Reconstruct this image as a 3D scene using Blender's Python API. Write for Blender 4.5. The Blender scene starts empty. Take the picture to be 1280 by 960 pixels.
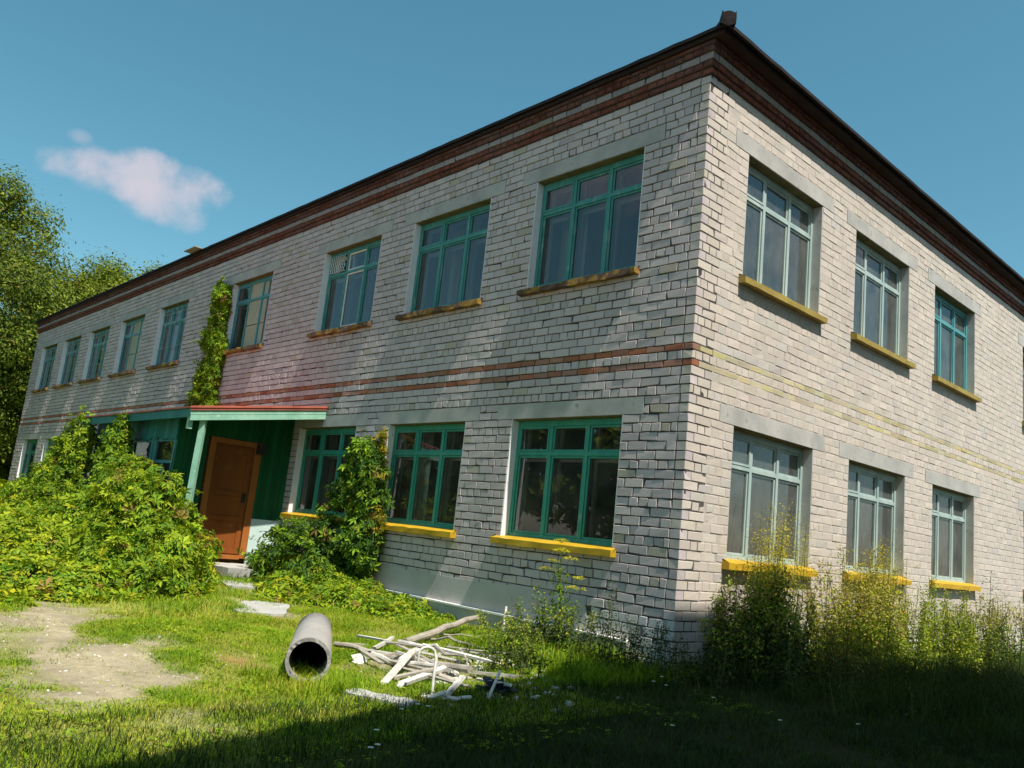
import bpy, math
import numpy as np
from mathutils import Matrix, Vector

rad = math.radians
scene = bpy.context.scene
COL = scene.collection
R = np.random.default_rng(11)

# ------------------------------------------------------------------ camera
cam_d = bpy.data.cameras.new("camera")
cam_d.sensor_width = 36.0
cam_d.lens = 1041.5 / 1280.0 * 36.0
cam_d.clip_start = 0.05
cam_d.clip_end = 3000.0
cam = bpy.data.objects.new("camera", cam_d)
COL.objects.link(cam)
YAW, PITCH, ROLL = rad(-47.851), rad(10.124), rad(6.025)
fw = Vector((math.sin(YAW) * math.cos(PITCH), math.cos(YAW) * math.cos(PITCH), math.sin(PITCH)))
r0 = fw.cross(Vector((0, 0, 1))).normalized()
u0 = r0.cross(fw)
rr = math.cos(ROLL) * r0 + math.sin(ROLL) * u0
uu = -math.sin(ROLL) * r0 + math.cos(ROLL) * u0
CAM = Vector((5.298, -7.400, 0.092))
cam.matrix_world = Matrix(((rr.x, uu.x, -fw.x, CAM.x), (rr.y, uu.y, -fw.y, CAM.y), (rr.z, uu.z, -fw.z, CAM.z), (0, 0, 0, 1)))
scene.camera = cam

# ------------------------------------------------------------------ sky, sun, exposure
SUN_EL, SUN_AZ = 60.0, 95.8          # azimuth clockwise from +Y
SKY_STRENGTH, SUN_STRENGTH = 0.10, 5.0
world = bpy.data.worlds.new("World")
scene.world = world
world.use_nodes = True
wn, wl = world.node_tree.nodes, world.node_tree.links
sky = wn.new('ShaderNodeTexSky')
sky.sky_type = 'NISHITA'
sky.sun_disc = False
sky.sun_elevation = rad(SUN_EL)
sky.sun_rotation = rad(SUN_AZ)
sky.air_density = 1.0
sky.dust_density = 1.0
sky.ozone_density = 1.6
bg = wn['Background']
bg.inputs[1].default_value = SKY_STRENGTH


def wnode(t, **k):
    n = wn.new(t)
    for a, v in k.items():
        setattr(n, a, v)
    return n


def wmath(op, a, b=None):
    n = wnode('ShaderNodeMath', operation=op)
    for i, v in enumerate((a, b)):
        if v is None:
            continue
        if isinstance(v, (int, float)):
            n.inputs[i].default_value = v
        else:
            wl.new(v, n.inputs[i])
    return n.outputs[0]


tc = wnode('ShaderNodeTexCoord')
hs = wnode('ShaderNodeHueSaturation')
hs.inputs['Saturation'].default_value = 1.2
hs.inputs['Hue'].default_value = 0.462
wl.new(sky.outputs[0], hs.inputs['Color'])


def wdot(vec):
    n = wnode('ShaderNodeVectorMath', operation='DOT_PRODUCT')
    wl.new(tc.outputs['Generated'], n.inputs[0])
    n.inputs[1].default_value = vec
    return n.outputs['Value']


def cloud(center, hw, hh, tilt, seed, soft, amount):
    """one cumulus patch of the sky, laid out on the sky directions"""
    c = Vector(center).normalized()
    e1 = c.cross(Vector((0, 0, 1))).normalized()
    e2 = e1.cross(c)
    a, b = math.cos(tilt), math.sin(tilt)
    e1, e2 = a * e1 + b * e2, -b * e1 + a * e2
    d = wmath('MAXIMUM', wdot(c), 0.05)
    u = wmath('DIVIDE', wmath('DIVIDE', wdot(e1), d), hw)
    v = wmath('DIVIDE', wmath('DIVIDE', wdot(e2), d), hh)
    nz = wnode('ShaderNodeTexNoise')
    nz.inputs['Scale'].default_value = 20.0
    nz.inputs['Detail'].default_value = 7.0
    nz.inputs['Roughness'].default_value = 0.55
    mp = wnode('ShaderNodeMapping')
    mp.inputs['Location'].default_value = (seed, seed * 1.7, -seed)
    wl.new(tc.outputs['Generated'], mp.inputs[0])
    wl.new(mp.outputs[0], nz.inputs['Vector'])
    rad2 = wmath('ADD', wmath('MULTIPLY', u, u), wmath('MULTIPLY', v, v))
    q = wmath('ADD', wmath('SUBTRACT', 1.0, rad2), wmath('MULTIPLY', wmath('SUBTRACT', nz.outputs[0], 0.5), 2.3))
    m = wnode('ShaderNodeMapRange', interpolation_type='SMOOTHSTEP')
    wl.new(q, m.inputs[0])
    m.inputs[1].default_value = 0.0
    m.inputs[2].default_value = soft
    m.inputs[3].default_value = 0.0
    m.inputs[4].default_value = amount
    return m.outputs[0]


prev = hs.outputs[0]
for args in (((-0.908, 0.256, 0.332), 0.098, 0.030, rad(2.5), 3.1, 1.0, 0.85),
             ((-0.905, 0.285, 0.315), 0.052, 0.030, rad(-6), 5.3, 1.1, 0.75),
             ((-0.926, 0.196, 0.359), 0.014, 0.009, 0.0, 8.3, 1.6, 0.35),
             ((-0.60, -0.62, 0.42), 0.22, 0.07, 0.1, 6.6, 1.2, 0.8),
             ((0.35, 0.85, 0.36), 0.20, 0.06, -0.1, 9.6, 1.2, 0.8)):
    fac = cloud(*args)
    mx = wnode('ShaderNodeMix', data_type='RGBA')
    wl.new(fac, mx.inputs[0])
    wl.new(prev, mx.inputs[6])
    mx.inputs[7].default_value = (4.7, 4.45, 5.0, 1)
    prev = mx.outputs[2]
wl.new(prev, bg.inputs[0])

sun_d = bpy.data.lights.new("sun", 'SUN')
sun_d.energy = SUN_STRENGTH
sun_d.angle = rad(0.5)
sun_d.color = (1.0, 0.94, 0.85)
sun = bpy.data.objects.new("sun", sun_d)
COL.objects.link(sun)
sdir = Vector((math.sin(rad(SUN_AZ)) * math.cos(rad(SUN_EL)), math.cos(rad(SUN_AZ)) * math.cos(rad(SUN_EL)), math.sin(rad(SUN_EL))))
sun.rotation_euler = sdir.to_track_quat('Z', 'Y').to_euler()
sun.location = (20, -6, 25)

vs = scene.view_settings
vs.view_transform = 'Standard'
vs.look = 'None'
vs.gamma = 1.0
vs.use_curve_mapping = False
vs.exposure = 0.5
scene.cycles.use_denoising = True
scene.cycles.max_bounces = 6
scene.cycles.transparent_max_bounces = 16


# ------------------------------------------------------------------ mesh helpers
class MB:
    """collects geometry, links it as ONE mesh object"""

    def __init__(self):
        self.v, self.f, self.c, self.n = [], [], [], 0

    def add(self, verts, faces, col=(1, 1, 1)):
        verts = np.asarray(verts, float).reshape(-1, 3)
        faces = np.asarray(faces, np.int64)
        self.v.append(verts)
        self.f.append(faces + self.n)
        col = np.asarray(col, float)
        if col.ndim == 1:
            col = np.repeat(col[None], len(faces), 0)
        self.c.append(col)
        self.n += len(verts)
        return self

    def box(self, x0, x1, y0, y1, z0, z1, col=(1, 1, 1)):
        v = [(x, y, z) for z in (z0, z1) for y in (y0, y1) for x in (x0, x1)]
        f = [(0, 2, 3, 1), (4, 5, 7, 6), (0, 1, 5, 4), (2, 6, 7, 3), (0, 4, 6, 2), (1, 3, 7, 5)]
        return self.add(v, f, col)

    def tube(self, pts, rads, n=8, caps=True, col=(1, 1, 1)):
        pts = [Vector(p) for p in pts]
        if isinstance(rads, (int, float)):
            rads = [rads] * len(pts)
        vs_, k = [], len(pts)
        ref = Vector((0, 0, 1))
        d0 = (pts[-1] - pts[0]).normalized()
        if abs(d0.z) > 0.9:
            ref = Vector((1, 0, 0))
        for i, p in enumerate(pts):
            d = (pts[min(i + 1, k - 1)] - pts[max(i - 1, 0)]).normalized()
            a = d.cross(ref).normalized()
            b = a.cross(d)
            for j in range(n):
                t = 2 * math.pi * j / n
                vs_.append(p + (math.cos(t) * a + math.sin(t) * b) * float(rads[i]))
        f = []
        for i in range(k - 1):
            for j in range(n):
                f.append((i * n + j, i * n + (j + 1) % n, (i + 1) * n + (j + 1) % n, (i + 1) * n + j))
        self.add([tuple(q) for q in vs_], f, col)
        if caps:
            base = self.n - len(vs_)
            for s, rev in ((0, True), ((k - 1) * n, False)):
                idx = list(range(s, s + n))
                c = np.mean([vs_[i] for i in idx], axis=0)
                tri = [(i, s + (i - s + 1) % n, -1) for i in idx]
                vv = [tuple(vs_[i]) for i in idx] + [tuple(c)]
                ff = [((i + 1) % n, i, n) if rev else (i, (i + 1) % n, n) for i in range(n)]
                self.add(vv, ff, col)
        return self

    def mesh(self, name):
        me = bpy.data.meshes.new(name)
        v = np.concatenate(self.v)
        me.vertices.add(len(v))
        me.vertices.foreach_set('co', v.ravel())
        loops = np.concatenate([f.ravel() for f in self.f])
        tot = np.concatenate([np.full(len(f), f.shape[1]) for f in self.f])
        start = np.concatenate([[0], np.cumsum(tot)[:-1]])
        me.loops.add(len(loops))
        me.loops.foreach_set('vertex_index', loops.astype(np.int32))
        me.polygons.add(len(tot))
        me.polygons.foreach_set('loop_start', start.astype(np.int32))
        me.update(calc_edges=True)
        at = me.attributes.new('tint', 'FLOAT_COLOR', 'FACE')
        c = np.concatenate(self.c)
        at.data.foreach_set('color', np.c_[c, np.ones(len(c))].ravel())
        return me

    def build(self, name, mat, parent=None, smooth=False, **props):
        return link(name, self.mesh(name), mat, parent, smooth, **props)


def link(name, me, mat=None, parent=None, smooth=False, **props):
    if mat is not None and not me.materials:
        me.materials.append(mat)
    me.polygons.foreach_set('use_smooth', np.full(len(me.polygons), bool(smooth)))
    o = bpy.data.objects.new(name, me)
    COL.objects.link(o)
    if parent is not None:
        o.parent = parent
        # parents may stand away from the origin: keep world placement of world-space meshes
        o.matrix_parent_inverse = parent_world(parent).inverted()
    for k, v in props.items():
        o[k] = v
    return o


def parent_world(o):
    m = Matrix.LocRotScale(o.location, o.rotation_euler, o.scale)
    if o.parent is not None:
        m = parent_world(o.parent) @ o.matrix_parent_inverse @ m
    return m


def thing(name, label, cat, loc, group=None):
    o = bpy.data.objects.new(name, None)
    o.empty_display_size = 0.3
    o.location = loc
    COL.objects.link(o)
    o['label'] = label
    o['category'] = cat
    if group:
        o['group'] = group
    return o


def tag(o, label, cat, group=None):
    o['label'] = label
    o['category'] = cat
    if group:
        o['group'] = group
    return o


# ------------------------------------------------------------------ materials
class NT:
    def __init__(self, name):
        self.m = bpy.data.materials.new(name)
        self.m.use_nodes = True
        self.n, self.l = self.m.node_tree.nodes, self.m.node_tree.links
        self.b = self.n['Principled BSDF']
        self.out = self.n['Material Output']

    def node(self, t, **k):
        n = self.n.new(t)
        for a, v in k.items():
            setattr(n, a, v)
        return n

    def pos(self):
        return self.node('ShaderNodeNewGeometry').outputs['Position']

    def noise(self, scale, detail=4, rough=0.55, stretch=None):
        n = self.node('ShaderNodeTexNoise')
        n.inputs['Scale'].default_value = scale
        n.inputs['Detail'].default_value = detail
        n.inputs['Roughness'].default_value = rough
        p = self.pos()
        if stretch:
            m = self.node('ShaderNodeMapping')
            m.inputs['Scale'].default_value = stretch
            self.l.new(p, m.inputs[0])
            p = m.outputs[0]
        self.l.new(p, n.inputs['Vector'])
        return n.outputs[0]

    def ramp(self, fac, lo, hi, a=(0, 0, 0, 1), b=(1, 1, 1, 1)):
        r = self.node('ShaderNodeValToRGB')
        r.color_ramp.elements[0].position = lo
        r.color_ramp.elements[1].position = hi
        r.color_ramp.elements[0].color = a
        r.color_ramp.elements[1].color = b
        self.l.new(fac, r.inputs[0])
        return r.outputs[0]

    def mix(self, fac, a, b, blend='MIX'):
        m = self.node('ShaderNodeMix', data_type='RGBA', blend_type=blend)
        for s, v in ((0, fac), (6, a), (7, b)):
            if isinstance(v, (int, float)):
                m.inputs[s].default_value = v
            elif isinstance(v, tuple):
                m.inputs[s].default_value = v if len(v) == 4 else v + (1,)
            else:
                self.l.new(v, m.inputs[s])
        return m.outputs[2]

    def tint(self):
        a = self.node('ShaderNodeAttribute', attribute_name='tint')
        return a.outputs['Color']

    def bump(self, h, strength=0.3, dist=0.01):
        b = self.node('ShaderNodeBump')
        b.inputs['Strength'].default_value = strength
        b.inputs['Distance'].default_value = dist
        self.l.new(h, b.inputs['Height'])
        self.l.new(b.outputs[0], self.b.inputs['Normal'])

    def color(self, c):
        if isinstance(c, tuple):
            self.b.inputs['Base Color'].default_value = c if len(c) == 4 else c + (1,)
        else:
            self.l.new(c, self.b.inputs['Base Color'])

    def rough(self, v, spec=0.3):
        self.b.inputs['Roughness'].default_value = v
        self.b.inputs['Specular IOR Level'].default_value = spec


def surf(name, c1, c2, scale=3.0, rough=0.85, bump=0.25, bdist=0.006, bscale=60, stretch=None, wear=None, spec=0.25, tint=False, lo=0.35, hi=0.65):
    """worn paint / plaster / wood: two tones in noise, optional wear patches"""
    t = NT(name)
    col = t.mix(t.ramp(t.noise(scale, 6, 0.6, stretch), lo, hi), c1, c2)
    if wear:
        col = t.mix(t.ramp(t.noise(wear[1], 8, 0.65, stretch), wear[2], wear[2] + 0.08), col, wear[0])
    if tint:
        col = t.mix(1.0, col, t.tint(), 'MULTIPLY')
    t.color(col)
    t.rough(rough, spec)
    if bump:
        t.bump(t.noise(bscale, 6, 0.6, stretch), bump, bdist)
    return t.m


M = {}


def brick_material():
    t = NT('silicate_brick')
    col = t.tint()
    # grime and weather stains with their own shapes
    g = t.ramp(t.noise(0.9, 8, 0.62, (1, 1, 0.45)), 0.45, 0.72)
    col = t.mix(t.mix(1.0, g, (0.22, 0.22, 0.22), 'MULTIPLY'), col, (0.33, 0.28, 0.26))
    g2 = t.ramp(t.noise(14, 5, 0.7), 0.50, 0.75)
    col = t.mix(t.mix(1.0, g2, (0.28, 0.28, 0.28), 'MULTIPLY'), col, (0.34, 0.30, 0.275))
    fine = t.ramp(t.noise(120, 4, 0.7), 0.25, 0.8, (0.78, 0.78, 0.78, 1), (1.1, 1.1, 1.1, 1))
    col = t.mix(1.0, col, fine, 'MULTIPLY')
    t.color(col)
    t.rough(0.93, 0.15)
    t.bump(t.noise(70, 7, 0.7), 0.55, 0.006)
    return t.m


M['brick'] = brick_material()
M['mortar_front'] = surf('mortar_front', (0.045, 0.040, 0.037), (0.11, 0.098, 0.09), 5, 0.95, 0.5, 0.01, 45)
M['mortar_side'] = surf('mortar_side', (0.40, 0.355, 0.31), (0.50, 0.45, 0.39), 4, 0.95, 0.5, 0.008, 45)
M['concrete'] = surf('concrete', (0.33, 0.325, 0.30), (0.46, 0.445, 0.41), 2.5, 0.92, 0.4, 0.006, 50, wear=((0.26, 0.25, 0.22), 5.0, 0.60))
M['stucco'] = surf('stucco', (0.40, 0.38, 0.355), (0.50, 0.475, 0.44), 1.6, 0.93, 0.3, 0.006, 30, wear=((0.33, 0.31, 0.29), 3.0, 0.58))
M['plinth'] = surf('plinth', (0.36, 0.34, 0.31), (0.47, 0.44, 0.40), 2.2, 0.93, 0.4, 0.008, 25, wear=((0.27, 0.24, 0.21), 4.0, 0.57))
M['ledge'] = surf('ledge_sunlit', (0.72, 0.70, 0.66), (0.80, 0.78, 0.74), 6, 0.9, 0.3, 0.004, 40)  # near-white: sunlight on the ledge put into its colour
M['plaster_white'] = surf('plaster_white', (0.74, 0.75, 0.76), (0.82, 0.82, 0.82), 4, 0.85, 0.25, 0.004, 40, wear=((0.50, 0.50, 0.48), 7, 0.64))
M['plaster_grey'] = surf('plaster_grey', (0.40, 0.41, 0.39), (0.52, 0.53, 0.50), 3, 0.88, 0.3, 0.004, 40, wear=((0.33, 0.36, 0.31), 5, 0.6))
M['teal'] = surf('paint_teal', (0.030, 0.235, 0.165), (0.050, 0.30, 0.215), 5, 0.45, 0.25, 0.002, 90, (1, 1, 0.2), wear=((0.25, 0.33, 0.28), 26, 0.60), spec=0.3)
M['teal_up'] = surf('paint_teal_faded', (0.045, 0.22, 0.19), (0.08, 0.28, 0.25), 5, 0.5, 0.25, 0.002, 90, (1, 1, 0.2), wear=((0.28, 0.36, 0.34), 24, 0.58), spec=0.3)
M['teal_far'] = surf('paint_teal_blue', (0.06, 0.24, 0.26), (0.11, 0.32, 0.33), 5, 0.5, 0.2, 0.002, 90, (1, 1, 0.2), wear=((0.30, 0.40, 0.42), 18, 0.64), spec=0.4)
M['mint_frame'] = surf('paint_mint_frame', (0.30, 0.40, 0.38), (0.42, 0.50, 0.47), 5, 0.55, 0.2, 0.002, 90, (1, 1, 0.2), wear=((0.45, 0.44, 0.40), 18, 0.62), spec=0.35)
M['white_frame'] = surf('paint_white_frame', (0.70, 0.69, 0.64), (0.78, 0.77, 0.73), 6, 0.6, 0.2, 0.002, 70, (1, 1, 0.2), wear=((0.40, 0.36, 0.30), 16, 0.66))
M['yellow'] = surf('paint_yellow', (0.47, 0.28, 0.012), (0.55, 0.34, 0.02), 5, 0.5, 0.25, 0.003, 50, wear=((0.45, 0.28, 0.05), 9, 0.66), spec=0.35)
M['ochre'] = surf('paint_ochre_worn', (0.27, 0.155, 0.03), (0.34, 0.205, 0.04), 6, 0.75, 0.5, 0.008, 40, wear=((0.10, 0.06, 0.042), 6, 0.44))
M['soffit_shade'] = surf('soffit_shade_concrete', (0.10, 0.095, 0.045), (0.17, 0.155, 0.075), 5, 0.9, 0.3, 0.004, 40)  # dark olive concrete, shade under the lintels put into its colour
M['olive_yellow'] = surf('paint_olive_yellow', (0.27, 0.195, 0.04), (0.35, 0.26, 0.06), 5, 0.6, 0.3, 0.004, 50, wear=((0.35, 0.30, 0.16), 8, 0.60))
M['roof'] = surf('roof_bitumen', (0.008, 0.006, 0.007), (0.022, 0.016, 0.015), 3, 0.8, 0.4, 0.01, 20)
M['eave'] = surf('eave_board', (0.018, 0.010, 0.008), (0.04, 0.02, 0.014), 4, 0.85, 0.4, 0.004, 40, (1, 1, 4))
M['tin'] = surf('tin_flashing', (0.02, 0.018, 0.02), (0.05, 0.042, 0.04), 5, 0.5, 0.2, 0.003, 30)
M['plank_green'] = surf('paint_green_plank', (0.004, 0.080, 0.026), (0.009, 0.125, 0.042), 4, 0.6, 0.35, 0.003, 60, (1, 1, 0.15), wear=((0.05, 0.16, 0.09), 14, 0.66), tint=True)
M['plank_teal'] = surf('paint_teal_plank', (0.02, 0.16, 0.15), (0.04, 0.22, 0.19), 4, 0.6, 0.35, 0.003, 60, (1, 1, 0.15), wear=((0.11, 0.22, 0.20), 14, 0.62), tint=True)
M['mint'] = surf('paint_mint_board', (0.19, 0.40, 0.28), (0.28, 0.50, 0.37), 4, 0.7, 0.35, 0.003, 50, wear=((0.46, 0.55, 0.46), 10, 0.58))
M['kick'] = surf('paint_pale_blue', (0.48, 0.62, 0.58), (0.56, 0.68, 0.64), 4, 0.75, 0.3, 0.003, 50)
M['tin_red'] = surf('roof_red_tin', (0.33, 0.085, 0.055), (0.45, 0.13, 0.085), 4, 0.6, 0.3, 0.004, 20, wear=((0.28, 0.15, 0.10), 9, 0.60))
M['door'] = surf('paint_orange_brown', (0.19, 0.052, 0.010), (0.26, 0.078, 0.014), 3, 0.5, 0.3, 0.003, 50, (1, 1, 0.25), wear=((0.34, 0.17, 0.06), 10, 0.60), spec=0.3)
M['door_frame'] = surf('paint_door_frame', (0.30, 0.095, 0.02), (0.38, 0.135, 0.03), 3, 0.5, 0.3, 0.003, 50, (1, 1, 0.25), spec=0.35)
M['iron'] = surf('dark_iron', (0.02, 0.02, 0.02), (0.06, 0.045, 0.035), 8, 0.6, 0.2, 0.002, 60)
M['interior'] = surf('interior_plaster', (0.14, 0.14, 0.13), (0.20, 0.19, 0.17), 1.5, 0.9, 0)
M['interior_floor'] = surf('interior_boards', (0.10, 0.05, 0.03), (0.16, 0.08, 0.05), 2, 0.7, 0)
M['curtain'] = surf('curtain_cloth', (0.46, 0.45, 0.38), (0.58, 0.57, 0.50), 3, 0.9, 0.3, 0.01, 12, (6, 6, 0.3))
M['board_panel'] = surf('panel_board', (0.36, 0.34, 0.24), (0.46, 0.43, 0.31), 1.5, 0.85, 0.2, 0.003, 40, wear=((0.28, 0.33, 0.27), 4, 0.58))
M['pipe'] = surf('asbestos_cement', (0.25, 0.235, 0.215), (0.34, 0.32, 0.295), 3, 0.92, 0.45, 0.005, 45, wear=((0.25, 0.235, 0.21), 6, 0.60))
M['old_wood'] = surf('weathered_wood', (0.27, 0.24, 0.195), (0.42, 0.38, 0.31), 9, 0.9, 0.5, 0.006, 40, tint=True)
M['white_wood'] = surf('whitewashed_wood', (0.46, 0.43, 0.37), (0.66, 0.63, 0.57), 12, 0.85, 0.4, 0.004, 50, wear=((0.36, 0.32, 0.26), 18, 0.62), tint=True)
M['rubble'] = surf('rubble_lime', (0.42, 0.40, 0.36), (0.66, 0.63, 0.58), 9, 0.95, 0.5, 0.01, 40, tint=True)
M['plastic_dark'] = surf('plastic_dark', (0.015, 0.018, 0.03), (0.035, 0.04, 0.06), 5, 0.35, 0.5, 0.02, 8)
M['bark'] = surf('bark', (0.05, 0.04, 0.03), (0.11, 0.09, 0.065), 6, 0.95, 0.6, 0.03, 12, (1, 1, 0.3))
M['stem'] = surf('stem', (0.09, 0.10, 0.035), (0.14, 0.12, 0.05), 6, 0.9, 0, tint=True)
M['caster'] = surf('caster_plaster', (0.36, 0.31, 0.26), (0.44, 0.39, 0.33), 1.5, 0.9, 0.3, 0.01, 10)


def foliage(name, trans=0.35, rough=0.55):
    t = NT(name)
    col = t.mix(1.0, t.tint(), t.ramp(t.noise(3.0, 3), 0.25, 0.75, (0.78, 0.80, 0.75, 1), (1.15, 1.12, 1.1, 1)), 'MULTIPLY')
    t.color(col)
    t.rough(rough, 0.10)
    tr = t.node('ShaderNodeBsdfTranslucent')
    t.l.new(t.mix(1.0, col, (1.05, 1.12, 0.40), 'MULTIPLY'), tr.inputs[0])
    ms = t.node('ShaderNodeMixShader')
    ms.inputs[0].default_value = trans
    t.l.new(t.b.outputs[0], ms.inputs[1])
    t.l.new(tr.outputs[0], ms.inputs[2])
    t.l.new(ms.outputs[0], t.out.inputs[0])
    return t.m


M['leaf'] = foliage('leaf', 0.24, 0.5)
M['grass'] = foliage('grass_blade', 0.3, 0.6)


def glass(name='window_glass', d0=0.03, d1=0.15, dust=(0.30, 0.30, 0.27, 1)):
    t = NT(name)
    tr = t.node('ShaderNodeBsdfTransparent')
    tr.inputs[0].default_value = (0.80, 0.86, 0.84, 1)
    gl = t.node('ShaderNodeBsdfGlossy')
    gl.inputs['Roughness'].default_value = 0.015
    fr = t.node('ShaderNodeFresnel')
    fr.inputs['IOR'].default_value = 2.1
    bp = t.node('ShaderNodeBump')
    bp.inputs['Strength'].default_value = 0.05
    bp.inputs['Distance'].default_value = 0.02
    t.l.new(t.noise(2.2, 2), bp.inputs['Height'])
    t.l.new(bp.outputs[0], gl.inputs['Normal'])
    df = t.node('ShaderNodeBsdfDiffuse')
    df.inputs[0].default_value = dust
    ms = t.node('ShaderNodeMixShader')
    t.l.new(fr.outputs[0], ms.inputs[0])
    t.l.new(tr.outputs[0], ms.inputs[1])
    t.l.new(gl.outputs[0], ms.inputs[2])
    dirt = t.node('ShaderNodeMixShader')
    f = t.ramp(t.noise(3.0, 6, 0.65), 0.35, 0.8, (d0, d0, d0, 1), (d1, d1, d1, 1))
    t.l.new(f, dirt.inputs[0])
    t.l.new(ms.outputs[0], dirt.inputs[1])
    t.l.new(df.outputs[0], dirt.inputs[2])
    t.l.new(dirt.outputs[0], t.out.inputs[0])
    return t.m


M['glass'] = glass()
M['glass_dusty'] = glass('window_glass_dusty', 0.10, 0.30, (0.36, 0.40, 0.37, 1))


def ground_material():
    t = NT('ground_soil')
    col = t.mix(1.0, t.tint(), t.ramp(t.noise(9, 8, 0.7), 0.25, 0.8, (0.62, 0.62, 0.62, 1), (1.25, 1.25, 1.25, 1)), 'MULTIPLY')
    t.color(col)
    t.rough(0.97, 0.1)
    t.bump(t.noise(25, 8, 0.7), 0.8, 0.03)
    return t.m


M['ground'] = ground_material()

# ------------------------------------------------------------------ ground
G = -1.15


def sm(a, b, x):
    t = np.clip((np.asarray(x, float) - a) / (b - a), 0, 1)
    return t * t * (3 - 2 * t)


def vnoise(x, y, s, seed):
    """cheap smooth value noise"""
    x = np.asarray(x, float) / s + seed * 17.3
    y = np.asarray(y, float) / s - seed * 9.1
    xi, yi = np.floor(x), np.floor(y)
    fx, fy = x - xi, y - yi
    fx, fy = fx * fx * (3 - 2 * fx), fy * fy * (3 - 2 * fy)

    def h(a, b):
        v = np.sin(a * 127.1 + b * 311.7 + seed * 74.7) * 43758.5453
        return v - np.floor(v)
    return (h(xi, yi) * (1 - fx) + h(xi + 1, yi) * fx) * (1 - fy) + (h(xi, yi + 1) * (1 - fx) + h(xi + 1, yi + 1) * fx) * fy


def gz(x, y):
    x, y = np.asarray(x, float), np.asarray(y, float)
    rise = 0.14 * sm(-4, -9, x) * sm(-6, -1.5, y) + 0.3 * sm(-14, -34, x)
    bump = (vnoise(x, y, 0.9, 1) - 0.5) * 0.05 + (vnoise(x, y, 0.25, 2) - 0.5) * 0.018
    return G + rise + bump


def dirt(x, y):
    """1 on the bare trodden earth, 0 in the sward"""
    x, y = np.asarray(x, float), np.asarray(y, float)
    n = (vnoise(x, y, 0.6, 5) - 0.5) * 0.9 + (vnoise(x, y, 0.2, 6) - 0.5) * 0.6
    yc = -5.0 + 0.10 * (x + 3.0) * -1.9 * 0.6
    d1 = 0.98 - np.abs(y - yc) / 1.1 + n * 0.75 - 0.7 * sm(-3.2, -5.2, x)
    d1 = np.where((x > -5.2) & (x < 0.6), d1, -1) - sm(-0.9, 0.4, x) * 0.9 - 0.5 * sm(0.5, 0.8, vnoise(x, y, 0.45, 44))
    d2 = 1 - np.hypot((x + 1.25) / 0.75, (y + 4.1) / 0.42) + n * 0.5
    d3 = 1 - np.hypot((x + 4.4) / 1.1, (y + 2.3) / 0.35) + n * 0.4
    d4 = 1 - np.hypot((x + 0.75) / 0.9, (y + 2.6) / 0.9) + n * 0.5
    d5 = 0.55 - np.hypot((x - 0.3) / 0.9, (y + 5.1) / 0.5) + n * 0.7
    return np.clip(np.maximum.reduce([d1, d2, d3, d4 * 0.7, d5]) * 1.5, 0, 1)


def axis(lo, hi, step, far):
    a = list(np.arange(lo, hi + 1e-6, step))
    s, v = step, hi
    while v < far:
        s *= 1.35
        v += s
        a.append(v)
    s, v = step, lo
    while v > -far:
        s *= 1.35
        v -= s
        a.insert(0, v)
    return np.array(a)


gx, gy = axis(-7.0, 4.5, 0.06, 700), axis(-7.6, 3.5, 0.06, 700)
XX, YY = np.meshgrid(gx, gy, indexing='ij')
ZZ = gz(XX, YY)
nx, ny = len(gx), len(gy)
idx = np.arange(nx * ny).reshape(nx, ny)
gf = np.stack([idx[:-1, :-1], idx[1:, :-1], idx[1:, 1:], idx[:-1, 1:]], -1).reshape(-1, 4)
cx, cy = (XX[:-1, :-1] + XX[1:, 1:]).ravel() / 2, (YY[:-1, :-1] + YY[1:, 1:]).ravel() / 2
dm = dirt(cx, cy)[:, None]
soil = np.array([0.37, 0.315, 0.205]) * (0.8 + 0.4 * vnoise(cx, cy, 0.35, 8)[:, None])
ochre = np.array([0.32, 0.22, 0.07])
w2 = np.clip(1.3 - np.hypot((cx + 1.25) / 0.8, (cy + 4.1) / 0.5), 0, 1)[:, None]
soil = soil * (1 - w2) + ochre * w2
turf = np.array([0.20, 0.235, 0.04]) * (0.7 + 0.6 * vnoise(cx, cy, 0.5, 9)[:, None])
mb = MB()
shade_turf = (sm(-0.2, 1.0, cx + 0.25 * cy + 0.4))[:, None] * sm(-8.0, -6.6, cy)[:, None]
turf = turf * (1 - shade_turf) + np.array([0.032, 0.036, 0.014]) * shade_turf  # shadowed side of the yard painted darker into the ground colour
yard = sm(-6.9, -8.5, cy)[:, None]          # unseen yard behind, coloured neutral brown to cut green bounce light on the wall
turf = turf * (1 - yard) + np.array([0.21, 0.185, 0.155]) * yard
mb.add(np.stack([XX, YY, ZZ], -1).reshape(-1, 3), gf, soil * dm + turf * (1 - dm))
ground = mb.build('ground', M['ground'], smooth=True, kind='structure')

# ------------------------------------------------------------------ the two-storey building
P1, P2 = 0.105, 0.1075
LB, LT = 0.005, 1.58
UB, UT = 3.3275, 4.94
TOP = 5.585
ENDX, ENDY = -29.45, 16.0
WT = 0.40
building = thing('school_building', 'two-storey white brick building with red brick bands, dark cornice and green windows', 'building', (0, 0, G))

courses = []            # (z0, z1, kind)
z = LB - 12 * P1
for i in range(12 + 15 + 5):
    courses.append((z, z + P1, 'w'))
    z += P1
courses.append((z, z + 0.075, 'r')); z += 0.075
courses.append((z, z + P1, 'w')); z += P1
courses.append((z, z + 0.075, 'r')); z += 0.075
UB = z + 9 * P2
UT = UB + 15 * P2
for i in range(9 + 15 + 2 + 4):
    courses.append((z, z + P2, 'w'))
    z += P2
TOP = z


def mapA(u, d, z):
    return (u, d, z)


def mapB(u, d, z):
    return (-d, u, z)


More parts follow.
